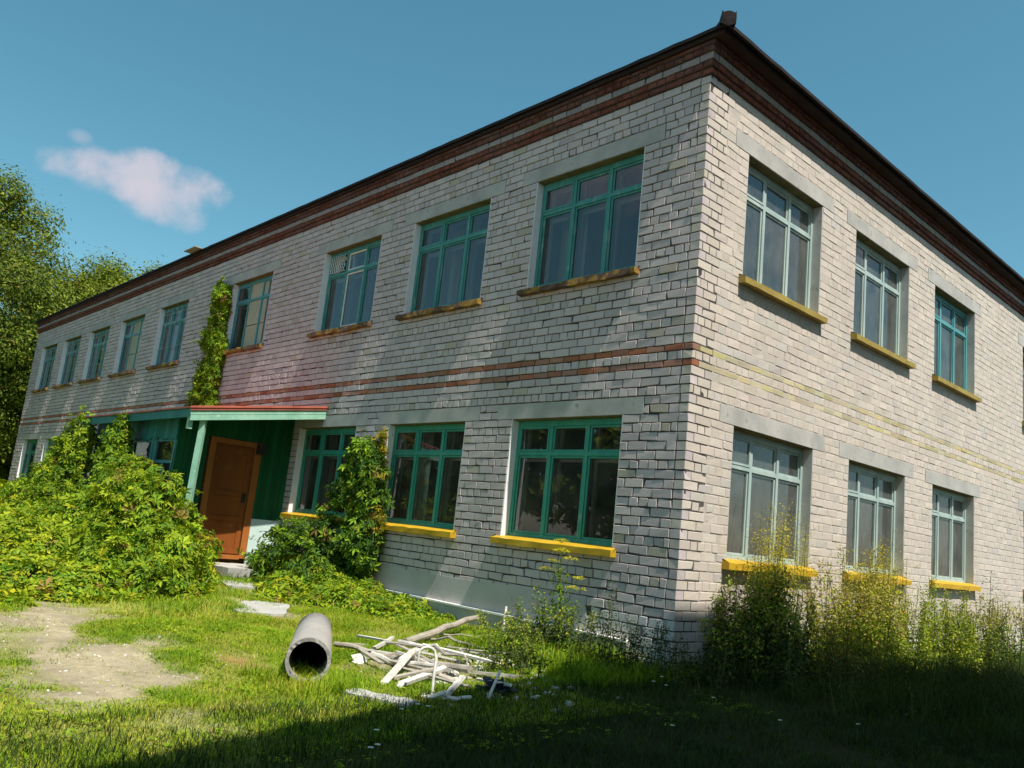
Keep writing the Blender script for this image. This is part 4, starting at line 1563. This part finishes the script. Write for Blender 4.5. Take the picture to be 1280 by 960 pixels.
def cover(n, region, hfun, size, pal, tmpl=LEAF5):
    x = rng.uniform(region[0], region[1], n)
    y = rng.uniform(region[2], region[3], n)
    h = hfun(x, y)
    k = h > 0.03
    x, y, h = x[k], y[k], h[k]
    z_ = gz(x, y) + h * (1 - 0.55 * rng.random(len(x)) ** 1.7)
    e = 0.05
    N = norm(np.stack([-(hfun(x + e, y) - hfun(x - e, y)) / (2 * e), -(hfun(x, y + e) - hfun(x, y - e)) / (2 * e), np.ones(len(x))], -1))
    leaves(mb, np.stack([x, y, z_], -1), N, size * rng.uniform(0.6, 1.3, len(x)), leafcols(len(x), rng, pal, 0.22), tmpl, rng, spread=0.55)


def edge_n(x, y):
    return (vnoise(x, y, 0.7, 31) - 0.5) * 0.8 + (vnoise(x, y, 0.25, 32) - 0.5) * 0.35


def h_left(x, y):        # in front of the porch and further left
    front = -4.55 - 0.28 * np.clip(y + 4.4, -9, 1.2)
    d = front + edge_n(x, y) - x
    h = sm(0.0, 1.0, d) * 0.30 + sm(0.8, 3.5, d) * 0.42 * sm(-2.6, -4.6, y) + sm(6, 16, d) * 0.45
    h *= 0.75 + 0.5 * vnoise(x, y, 0.55, 33)
    path = np.exp(-((y + 1.0 + 0.47 * (x + 8.05)) / 0.50) ** 2) * sm(-9.3, -8.6, x)
    path = np.clip(path * 1.35, 0, 1)
    return h * (1 - path) * sm(-0.1, -0.3, y - 0 * x)


def h_right(x, y):       # patch below the window creeper running out along the plinth
    lim = -0.85 - 0.42 * np.clip(-3.0 - x, 0, 1.9) + 0.45 * sm(-5.0, -6.4, x)
    d = (y - lim) + edge_n(x, y) * 0.5
    e = sm(-3.0, -4.1, x + 0.3 * edge_n(x, y))
    return sm(0, 0.35, d) * e * (0.16 + 0.30 * sm(-4.2, -6.5, x)) * sm(-7.6, -6.9, x) * (0.7 + 0.6 * vnoise(x, y, 0.3, 35)) * sm(-0.06, -0.12, y)


cover(15000, (-10.5, -4.2, -6.5, -0.3), h_left, 0.125, VINE + LIME)
cover(9000, (-18, -10.5, -6.0, -0.3), h_left, 0.13, LIME)
cover(16000, (-16, -4.4, -6.6, -3.2), lambda x, y: h_left(x, y) * 1.15, 0.075, LIME, LEAF1)
cover(9000, (-34, -18, -6.0, -0.3), h_left, 0.22, LIME)
cover(6500, (-7.6, -2.9, -2.4, -0.06), h_right, 0.10, LIME[:2] + VINE)
o = mb.build('ground_vines', M['leaf'], kind='stuff')
o['label'] = 'bright green mass of low vines and nettles before the porch'
o['category'] = 'ground cover'

# ------------------------------------------------------------------ grass
rng = np.random.default_rng(70)


def in_plan(x, y):
    ok = ~((x < 0.02) & (x > ENDX) & (y > -0.08))
    ok &= ~((x < PX1) & (x > PX0) & (y > PY))
    return ok


def grass_patch(n, x0, x1, y0, y1, hmin, hmax, wid, pal, bare=False):
    x, y = rng.uniform(x0, x1, n), rng.uniform(y0, y1, n)
    dd = dirt(x, y)
    cl = vnoise(x, y, 0.28, 41) * 0.6 + vnoise(x, y, 0.9, 42) * 0.4
    keep = (rng.random(n) < dd * 0.8 if bare else rng.random(n) > dd * 0.97) & (rng.random(n) < 0.35 + cl) & in_plan(x, y)
    x, y, cl, dd = x[keep], y[keep], cl[keep], dd[keep]
    n = len(x)
    h = rng.uniform(hmin, hmax, n) * (0.5 + cl) * (1 - 0.4 * dd)
    a = rng.uniform(0, 2 * math.pi, n)
    lean = rng.uniform(0.2, 1.5, n) * h
    dx, dy = np.cos(a), np.sin(a)
    z_ = gz(x, y) - 0.01
    wx, wy = -dy * wid / 2 * rng.uniform(.6, 1.4, n), dx * wid / 2 * rng.uniform(.6, 1.4, n)
    v = np.empty((n, 5, 3))
    v[:, 0] = np.stack([x - wx, y - wy, z_], -1)
    v[:, 1] = np.stack([x + wx, y + wy, z_], -1)
    mx_, my_, mz = x + dx * lean * 0.35, y + dy * lean * 0.35, z_ + h * 0.6
    v[:, 2] = np.stack([mx_ + wx * .7, my_ + wy * .7, mz], -1)
    v[:, 3] = np.stack([mx_ - wx * .7, my_ - wy * .7, mz], -1)
    v[:, 4] = np.stack([x + dx * lean, y + dy * lean, z_ + h], -1)
    b = (np.arange(n) * 5)[:, None]
    pal = np.array(pal)
    pick = np.clip((cl * 1.3 - 0.15 + rng.normal(0, 0.22, n)) * len(pal), 0, len(pal) - 1).astype(int)
    c = pal[pick] * rng.uniform(0.75, 1.25, (n, 1))
    q4, q3 = b + np.array([0, 1, 2, 3]), b + np.array([3, 2, 4])
    base = gm.n
    gm.v.append(v.reshape(-1, 3)); gm.n += n * 5
    gm.f.append(q4 + base); gm.c.append(c)
    gm.f.append(q3 + base); gm.c.append(c)


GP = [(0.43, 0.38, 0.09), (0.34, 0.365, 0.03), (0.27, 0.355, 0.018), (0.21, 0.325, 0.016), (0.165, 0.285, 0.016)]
DG = [(0.065, 0.095, 0.015), (0.048, 0.08, 0.014), (0.038, 0.068, 0.012), (0.03, 0.056, 0.011)]  # dark greens: tone of the shaded ground put into the blades
gm = MB()
grass_patch(200000, -4.2, 1.2, -6.6, -2.0, 0.015, 0.05, 0.006, GP)
grass_patch(60000, -4.8, 0.6, -6.6, -3.4, 0.008, 0.03, 0.005, [(0.46, 0.38, 0.17), (0.40, 0.34, 0.12), (0.33, 0.31, 0.06)], bare=True)
grass_patch(1600, -0.75, 0.1, -4.35, -3.85, 0.05, 0.15, 0.006, GP[1:])
grass_patch(45000, -4.8, 0.2, -2.8, -0.08, 0.025, 0.075, 0.006, GP)
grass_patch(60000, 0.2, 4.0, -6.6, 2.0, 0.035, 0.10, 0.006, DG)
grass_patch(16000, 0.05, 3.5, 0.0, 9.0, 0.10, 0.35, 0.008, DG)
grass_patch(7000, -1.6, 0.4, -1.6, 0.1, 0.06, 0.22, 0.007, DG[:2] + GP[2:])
grass_patch(22000, -9.0, -4.2, -3.4, -0.2, 0.02, 0.08, 0.008, GP)
grass_patch(14000, -9.0, -3.6, -6.6, -3.0, 0.03, 0.12, 0.009, GP)
o = gm.build('grass', M['grass'], kind='stuff')
o['label'] = 'short yellow-green grass covering the yard'
o['category'] = 'grass'

# small broad-leaved plants in the turf, and grit on the bare earth
bl = MB()
n = 2600
x, y = rng.uniform(-4.2, 1.6, n), rng.uniform(-6.4, -0.6, n)
k = (vnoise(x, y, 0.5, 51) > 0.45) & (dirt(x, y) < 0.5) & in_plan(x, y)
x, y = x[k], y[k]
P_ = np.repeat(np.stack([x, y, gz(x, y) + 0.02], -1), 5, 0) + rng.normal(0, 0.018, (5 * len(x), 3)) * (1, 1, 0.4)
leaves(bl, P_, np.tile((0, 0, 1.6), (len(P_), 1)), rng.uniform(0.02, 0.05, len(P_)), leafcols(len(P_), rng, GP[2:], 0.25), LEAF1, rng, 0, 0.45)
o = bl.build('turf_herbs', M['grass'], kind='stuff')
o['label'] = 'low broad-leaved herbs among the grass'
o['category'] = 'herbs'
gr = MB()
for k in range(900):
    x_, y_ = rng.uniform(-4.4, 0.5), rng.uniform(-6.4, -3.4)
    if dirt(x_, y_) > 0.35:
        chunk(x_, y_, rng.choice([0.005, 0.008, 0.014], p=[.6, .33, .07]), rng, gr)
o = gr.build('grit', M['rubble'], kind='stuff')
o['label'] = 'grit and pebbles on the bare earth'
o['category'] = 'grit'

# small white flowers in the shaded grass
rng = np.random.default_rng(71)
fl = MB()
for (x, y) in ((1.58, -4.7), (1.69, -4.82), (1.06, -4.18), (0.92, -3.95), (0.90, -3.85), (0.76, -1.12), (0.70, -1.22), (2.06, -1.51), (1.5, -1.52), (1.32, -4.53), (0.62, -1.0), (1.9, -2.6), (0.95, -2.9), (2.4, -1.0)):
    z_ = float(gz(x, y)) + rng.uniform(0.10, 0.16)
    k = 8
    ring = [(x + 0.016 * math.cos(6.283 * i / k), y + 0.016 * math.sin(6.283 * i / k), z_ + 0.004 * (i % 2)) for i in range(k)]
    fl.add(ring + [(x, y, z_ + 0.006)], [(i, (i + 1) % k, k) for i in range(k)], (0.75, 0.75, 0.72))
    fl.tube([(x, y, z_ - 0.14), (x, y, z_)], 0.0018, 3, False, (0.12, 0.2, 0.03))
o = fl.build('white_flowers', M['grass'], kind='stuff')
o['label'] = 'scattered small white flowers in the shaded grass'
o['category'] = 'flowers'

# ------------------------------------------------------------------ weeds and shrubs
DARKW = [(0.045, 0.075, 0.02), (0.06, 0.095, 0.022), (0.035, 0.06, 0.018)]  # dark greens, shading of the weeds put into leaf colour
GREENW = [(0.21, 0.30, 0.025), (0.27, 0.34, 0.03), (0.15, 0.235, 0.025), (0.36, 0.37, 0.03)]
STRAW = [(0.38, 0.30, 0.10), (0.42, 0.32, 0.08), (0.32, 0.28, 0.09), (0.30, 0.30, 0.06)]
GOLD = [(0.54, 0.46, 0.03), (0.60, 0.50, 0.04), (0.46, 0.43, 0.04)]


def weed(name, label, cat, cx, cy, spread, nst, h0, h1, leaf, nleaf, pal, top_pal, seed, top=0.62, lean=0.12, wall=None, tmpl=LEAF1, group=None):
    """a clump of upright stems with short side shoots and leaves all the way up"""
    rng = np.random.default_rng(seed)
    t = thing(name, label, cat, (cx, cy, float(gz(cx, cy))), group)
    sm_, lf = MB(), MB()
    P, N, S, C = [], [], [], []
    for k in range(nst):
        x = cx + rng.normal(0, spread[0])
        y = cy + rng.normal(0, spread[1])
        if wall == 'B':
            x = max(x, 0.10)
        if wall == 'A':
            y = min(y, -0.14)
        far_ = math.hypot((x - cx) / spread[0], (y - cy) / spread[1])
        h = rng.uniform(h0, h1) * max(0.45, 1.08 - 0.16 * far_) * (rng.uniform(0.5, 0.9) if rng.random() < 0.35 else 1)
        base = np.array([x, y, float(gz(x, y)) - 0.02])
        tip = base + (rng.normal(0, lean * h), rng.normal(0, lean * h), h)
        if wall == 'B':
            tip[0] = max(tip[0], 0.07)
        mid = (base + tip) / 2 + rng.normal(0, 0.03, 3)
        sm_.tube([base, mid, tip], [0.007, 0.005, 0.002], 4, False, (0.9, 1.0, 0.7))
        m = int(nleaf * h * rng.uniform(0.3, 1.1))
        s = rng.random(m) ** 0.8
        p = np.where(s[:, None] < 0.5, base + (mid - base) * (s[:, None] * 2), mid + (tip - mid) * (s[:, None] * 2 - 1))
        w_ = 0.085 * (1 - s * 0.72) * h + 0.012
        off = rng.normal(0, 1, (m, 3)) * (1, 1, 0.5) * w_[:, None]
        P.append(p + off); N.append(norm(off + (0, 0, 0.05)))
        S.append(leaf * rng.uniform(0.5, 1.25, m) * (1 - 0.45 * s))
        c = leafcols(m, rng, pal, 0.25)
        ct = leafcols(m, rng, top_pal, 0.2)
        k_ = (s > top + rng.normal(0, 0.12, m))[:, None]
        C.append(np.where(k_, ct, c))
        # a few visible side shoots
        for i in rng.choice(m, min(m, 6), replace=False):
            sm_.tube([p[i], p[i] + off[i]], [0.003, 0.0015], 3, False, (0.9, 1.0, 0.7))
    P, N, S, C = map(np.concatenate, (P, N, S, C))
    k = P[:, 2] > gz(P[:, 0], P[:, 1])
    if wall == 'B':
        k &= P[:, 0] > 0.03
    if wall == 'A':
        k &= P[:, 1] < -0.03
    leaves(lf, P[k], N[k], S[k], C[k], tmpl, rng, 0.2, 0.8)
    sm_.build('stems', M['stem'], t, kind='stuff')
    lf.build('foliage', M['leaf'], t, kind='stuff')
    return t


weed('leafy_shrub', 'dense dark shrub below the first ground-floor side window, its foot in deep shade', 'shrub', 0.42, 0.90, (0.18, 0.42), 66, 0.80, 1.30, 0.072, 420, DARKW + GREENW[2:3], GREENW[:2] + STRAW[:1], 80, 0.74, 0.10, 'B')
weed('golden_weed', 'tall thin golden weeds before the first ground-floor side window', 'weed', 0.30, 1.45, (0.10, 0.38), 34, 1.30, 1.95, 0.036, 380, GREENW[1:], GOLD, 81, 0.5, 0.06, 'B')
weed('yellow_green_weed', 'tall yellow-green weeds below the second ground-floor side window', 'weed', 0.42, 3.35, (0.20, 0.50), 64, 0.95, 1.60, 0.062, 360, GREENW, GREENW[3:] + STRAW[:1], 82, 0.6, 0.09, 'B')
weed('golden_weed', 'broad stand of golden weeds hiding the lower half of the second side window', 'weed', 0.22, 4.45, (0.07, 0.45), 44, 1.40, 1.90, 0.036, 340, GREENW, GOLD + GREENW[3:], 83, 0.5, 0.05, 'B')
weed('green_weed', 'green weeds between the second and third ground-floor side windows', 'weed', 0.55, 5.4, (0.22, 0.50), 46, 0.7, 1.25, 0.062, 340, GREENW, GREENW, 84, 0.7, 0.10, 'B')
weed('dry_weed', 'sparse dry stalks below the third ground-floor side window', 'weed', 0.60, 7.2, (0.25, 0.7), 48, 0.7, 1.35, 0.062, 280, DARKW[:1] + GREENW[:3], GREENW[3:] + STRAW[:1], 85, 0.7, 0.12, 'B')
weed('dark_weed', 'dark spindly weed rising before the third ground-floor side window', 'weed', 1.15, 5.9, (0.10, 0.12), 4, 1.1, 1.5, 0.05, 120, DARKW, DARKW, 86, 0.9, 0.08)
weed('dark_weed', 'tall dark stalks at the right edge of the yard', 'weed', 1.75, 5.6, (0.30, 0.45), 16, 0.9, 1.35, 0.05, 190, DARKW, DARKW + STRAW[2:3], 87, 0.85, 0.12)
weed('straw_weed', 'pale straw-coloured weeds along the far end of the side wall', 'weed', 0.45, 9.6, (0.2, 0.9), 30, 0.8, 1.3, 0.045, 200, STRAW + GREENW[:2], STRAW, 88, 0.6, 0.10, 'B')
weed('corner_weed', 'low dark weeds in the shade at the corner of the building', 'weed', 0.25, -0.35, (0.32, 0.22), 26, 0.35, 0.65, 0.05, 330, DARKW, DARKW, 89, 0.9, 0.12)
weed('dark_weed', 'upright dark weed on the front of the wall just left of the corner', 'weed', -0.35, -0.62, (0.14, 0.10), 12, 0.65, 0.95, 0.05, 330, DARKW, DARKW, 90, 0.9, 0.08, 'A')
weed('bushy_weed', 'bushy half-shaded weed below the first ground-floor front window', 'weed', -0.95, -0.80, (0.28, 0.18), 30, 0.45, 0.80, 0.055, 380, DARKW + GREENW[2:3], GREENW, 91, 0.8, 0.12, 'A')
weed('grey_green_weed', 'small grey-green weed among the rubble beside the scrap heap', 'weed', -1.35, -0.95, (0.24, 0.22), 24, 0.28, 0.52, 0.05, 420, GREENW, GREENW[:2] + STRAW[:1], 92, 0.8, 0.15, 'A')
weed('heap_weed', 'ragged weed growing at the right end of the scrap heap', 'weed', -0.35, -1.85, (0.24, 0.24), 24, 0.28, 0.52, 0.05, 380, DARKW + GREENW[2:3], GREENW, 93, 0.8, 0.15)
weed('shade_weed', 'low leafy weeds before the dark shrub, in full shade', 'weed', 1.1, 0.9, (0.35, 0.6), 26, 0.35, 0.7, 0.05, 260, DARKW, DARKW, 94, 0.9, 0.15)
weed('dry_grass_tuft', 'dry brown tuft of grass between the shrub and yellow-green weeds', 'grass', 0.75, 2.3, (0.15, 0.22), 26, 0.4, 0.75, 0.035, 120, STRAW, STRAW, 95, 0.5, 0.15, 'B')

# dill-like umbel plant in front of the first ground-floor window
t = thing('umbel_plant', 'single tall green plant with flat yellow flower umbels below the front window', 'plant', (-0.98, -0.70, G))
rng = np.random.default_rng(96)
sm_, lf, um = MB(), MB(), MB()
b0 = np.array([-0.95, -0.70, G])
tip = np.array([-1.06, -0.68, 0.02])
sm_.tube([b0, (b0 + tip) / 2 + (0.02, 0, 0), tip], [0.010, 0.008, 0.004], 5, False, (1.1, 1.5, 0.7))
heads = [tip + (0, 0, 0.05)]
for s, dx, dy, dz in ((0.75, 0.16, -0.05, 0.16), (0.70, -0.15, 0.04, 0.17), (0.55, 0.20, 0.05, 0.20), (0.6, -0.17, -0.06, 0.20), (0.85, 0.08, -0.08, 0.12), (0.45, 0.24, -0.03, 0.22)):
    p = b0 + (tip - b0) * s
    e = p + (dx, dy, dz)
    sm_.tube([p, (p + e) / 2 + (dx * 0.15, dy * 0.1, -0.02), e], [0.005, 0.004, 0.002], 4, False, (1.1, 1.5, 0.7))
    heads.append(e)
for h_ in heads:
    r_ = rng.uniform(0.065, 0.10)
    for k in range(18):
        a_, q_ = rng.uniform(0, 6.28), math.sqrt(rng.random()) * r_
        p = h_ + (q_ * math.cos(a_), q_ * math.sin(a_), 0.02 + 0.012 * rng.random() - q_ * 0.25)
        um.tube([h_ - (0, 0, 0.02), p], [0.0012, 0.0008], 3, False, (0.25, 0.32, 0.03))
        m = 14
        P_ = p + rng.normal(0, 0.010, (m, 3)) * (1, 1, 0.4)
        leaves(um, P_, np.tile((0, 0, 1.0), (m, 1)), np.full(m, 0.014), leafcols(m, rng, [(0.62, 0.56, 0.03), (0.55, 0.52, 0.05)]), LEAF1, rng)
m = 420
s = rng.random(m) ** 1.3 * 0.8
P_ = b0 + (tip - b0) * s[:, None] + rng.normal(0, 1, (m, 3)) * (0.10, 0.10, 0.05) * (1.1 - s)[:, None]
leaves(lf, P_, norm(rng.normal(0, 1, (m, 3))), 0.055 * rng.uniform(0.5, 1.2, m), leafcols(m, rng, [(0.13, 0.23, 0.02), (0.17, 0.27, 0.025)]), LEAF1, rng)
sm_.build('stem', M['stem'], t)
lf.build('foliage', M['leaf'], t, kind='stuff')
um.build('flower_umbels', M['leaf'], t, kind='stuff')


# ------------------------------------------------------------------ trees
def tree(name, label, base, height, crown_c, crown_r, nclump, per, leaf, pal, seed, limbs=9, trunk_r=0.28, group='trees at the far end of the building'):
    rng = np.random.default_rng(seed)
    t = thing(name, label, 'tree', base, group)
    bx_, by_, bz_ = base
    tr = MB()
    top = np.array([bx_ + rng.normal(0, 0.4), by_ + rng.normal(0, 0.4), bz_ + height * 0.72])
    base_v = np.array(base) - (0, 0, 0.2)
    k = 7
    pts = [base_v * (1 - s) + top * s + (rng.normal(0, 0.12, 3) if 0 < s < 1 else 0) for s in np.linspace(0, 1, k)]
    tr.tube(pts, [trunk_r * (1 - 0.8 * s) for s in np.linspace(0, 1, k)], 9, False)
    cc, cr = np.array(crown_c), np.array(crown_r)
    centers = []
    while len(centers) < nclump:
        d = rng.uniform(-1, 1, 3)
        if (d ** 2).sum() > 1 or (d ** 2).sum() < 0.10:
            continue
        d[2] = d[2] * (1 if d[2] < 0 else 1.0)
        centers.append(cc + d * cr)
    centers = np.array(centers)
    for i in range(limbs):
        c = centers[rng.integers(len(centers))]
        s = rng.uniform(0.3, 0.9)
        p = base_v * (1 - s) + top * s
        mid = (p + c) / 2 + (0, 0, 0.3)
        tr.tube([p, mid, c], [trunk_r * 0.35 * (1.1 - s), trunk_r * 0.2, 0.02], 6, False)
    tr.build('trunk', M['bark'], t)
    mb = MB()
    for c in centers:
        r_ = rng.uniform(0.55, 1.15) * cr.mean() * 0.26
        d = norm(rng.normal(0, 1, (per, 3)))
        rad_ = r_ * (0.35 + 0.75 * rng.random(per) ** 0.5)
        P_ = c + d * rad_[:, None] * (1, 1, 0.85)
        # loose sprays sticking out at the top
        m = per // 14
        sp = c + norm(rng.normal(0, 1, (m, 3)) + (0, 0, 1.2)) * r_ * rng.uniform(1.0, 1.55, (m, 1))
        P_ = np.concatenate([P_, sp])
        tone = rng.uniform(0.75, 1.25)
        leaves(mb, P_, norm(P_ - c) + norm(P_ - cc) * 0.5, leaf * rng.uniform(0.6, 1.3, len(P_)), leafcols(len(P_), rng, pal) * tone, LEAF1, rng, 0.6, 0.6)
    mb.build('crown', M['leaf'], t, kind='stuff')
    return t


TREEC = [(0.12, 0.17, 0.022), (0.155, 0.205, 0.022), (0.09, 0.135, 0.022), (0.20, 0.24, 0.025)]
TREEY = [(0.17, 0.22, 0.018), (0.22, 0.26, 0.02), (0.12, 0.175, 0.02)]
tree('willow_tree', 'large bushy willow at the left edge of the photo, taller than the roof', (-39.0, -0.8, -0.9), 14.5, (-39.0, -0.6, 6.8), (4.6, 4.0, 6.6), 230, 640, 0.165, TREEC, 101)
tree('leafy_tree', 'rounded yellow-green tree just behind the far roof end', (-40.0, 4.6, -0.9), 12.0, (-40.0, 4.7, 6.0), (3.6, 3.3, 5.3), 170, 560, 0.175, TREEY, 102)
tree('leafy_tree', 'lower green tree whose top peeps over the dark roof edge', (-46.0, 8.3, -0.9), 13.6, (-46.0, 8.2, 7.8), (4.0, 3.6, 5.4), 140, 460, 0.20, TREEY, 103)
tree('willow_tree', 'low drooping willow boughs in front of the far end of the building', (-32.5, -2.6, -0.9), 6.5, (-32.6, -2.5, 2.6), (2.2, 1.5, 3.4), 100, 420, 0.14, TREEC, 104, trunk_r=0.14)
tree('leafy_tree', 'dark bushy tree low behind the willow at the left edge', (-48.0, 0.5, -0.9), 9.0, (-48.0, 0.8, 3.2), (4.0, 5.0, 4.4), 110, 300, 0.34, TREEC, 105)
# trees across the yard, seen only as reflections in the panes
for k, (x, y, h_) in enumerate(((-20.0, -21.0, 8.5), (-25.5, -20.0, 9.0), (-31.0, -21.0, 8.0), (-37.0, -22.0, 9.5), (-44.0, -22.0, 9.0))):
    tree('yard_tree', ['round tree across the yard reflected in the first ground-floor pane', 'taller tree across the yard reflected in the second ground-floor window', 'tree across the yard behind the viewer', 'tree at the far side of the yard behind the viewer', 'broad tree farthest across the yard behind the viewer'][k],
         (x, y, -1.0), h_, (x, y, h_ * 0.5), (3.6, 3.2, h_ * 0.46), 60, 170, 0.5, TREEC, 110 + k, group='trees across the yard')

# ------------------------------------------------------------------ unseen gabled house, added and shaped to cast the yard shadow
nb = thing('shadow_house', 'unseen gabled house behind the viewer, added to throw the shadow on the yard', 'house', (12.0, -0.6, G))
NX = 6.4
cot = 1 / math.tan(rad(SUN_EL))
azx, azy = -math.sin(rad(SUN_AZ)), -math.cos(rad(SUN_AZ))      # direction the light travels on plan


def shadow_h(sx):      # height above ground at NX that throws a shadow reaching x = sx
    return (NX - sx) / (cot * -azx)


def shift(sx):
    return azy * cot * shadow_h(sx)


top_h, eave_h = shadow_h(-0.38), shadow_h(1.15)
ya_, yb_ = -1.1 - shift(-0.38), 0.8 - shift(-0.38)          # the clipped, level top of the gable
ye = -6.1 - shift(1.15)
yr_ = yb_ + (ya_ - ye)
x1_ = NX + 9.0
gab = [(ye + 0.35, G - 0.3), (yr_ - 0.35, G - 0.3), (yr_ - 0.35, G + eave_h - 0.14), (yb_, G + top_h - 0.13), (ya_, G + top_h - 0.13), (ye + 0.35, G + eave_h - 0.14)]
q = MB()
m_ = len(gab)
vv = [(NX + 0.3, y, z_) for y, z_ in gab] + [(x1_, y, z_) for y, z_ in gab]
q.add(vv, [(k, (k + 1) % m_, m_ + (k + 1) % m_, m_ + k) for k in range(m_)])
q.add(vv, [(5, 4, 3, 2, 1, 0), (6, 7, 8, 9, 10, 11)])
q.build('wall', M['caster'], nb)
rf = MB()
for (a1_, z1_, a2_, z2_) in ((ye, G + eave_h, ya_, G + top_h), (ya_, G + top_h + 0.001, yb_, G + top_h + 0.001), (yb_, G + top_h, yr_, G + eave_h)):
    vv = [(NX, a1_, z1_), (x1_ + 0.3, a1_, z1_), (x1_ + 0.3, a2_, z2_), (NX, a2_, z2_)]
    vv += [(p_, b_, c_ - 0.12) for p_, b_, c_ in vv]
    rf.add(vv, [(0, 1, 2, 3), (7, 6, 5, 4), (0, 4, 5, 1), (1, 5, 6, 2), (2, 6, 7, 3), (3, 7, 4, 0)])
rf.build('roof', M['roof'], nb)
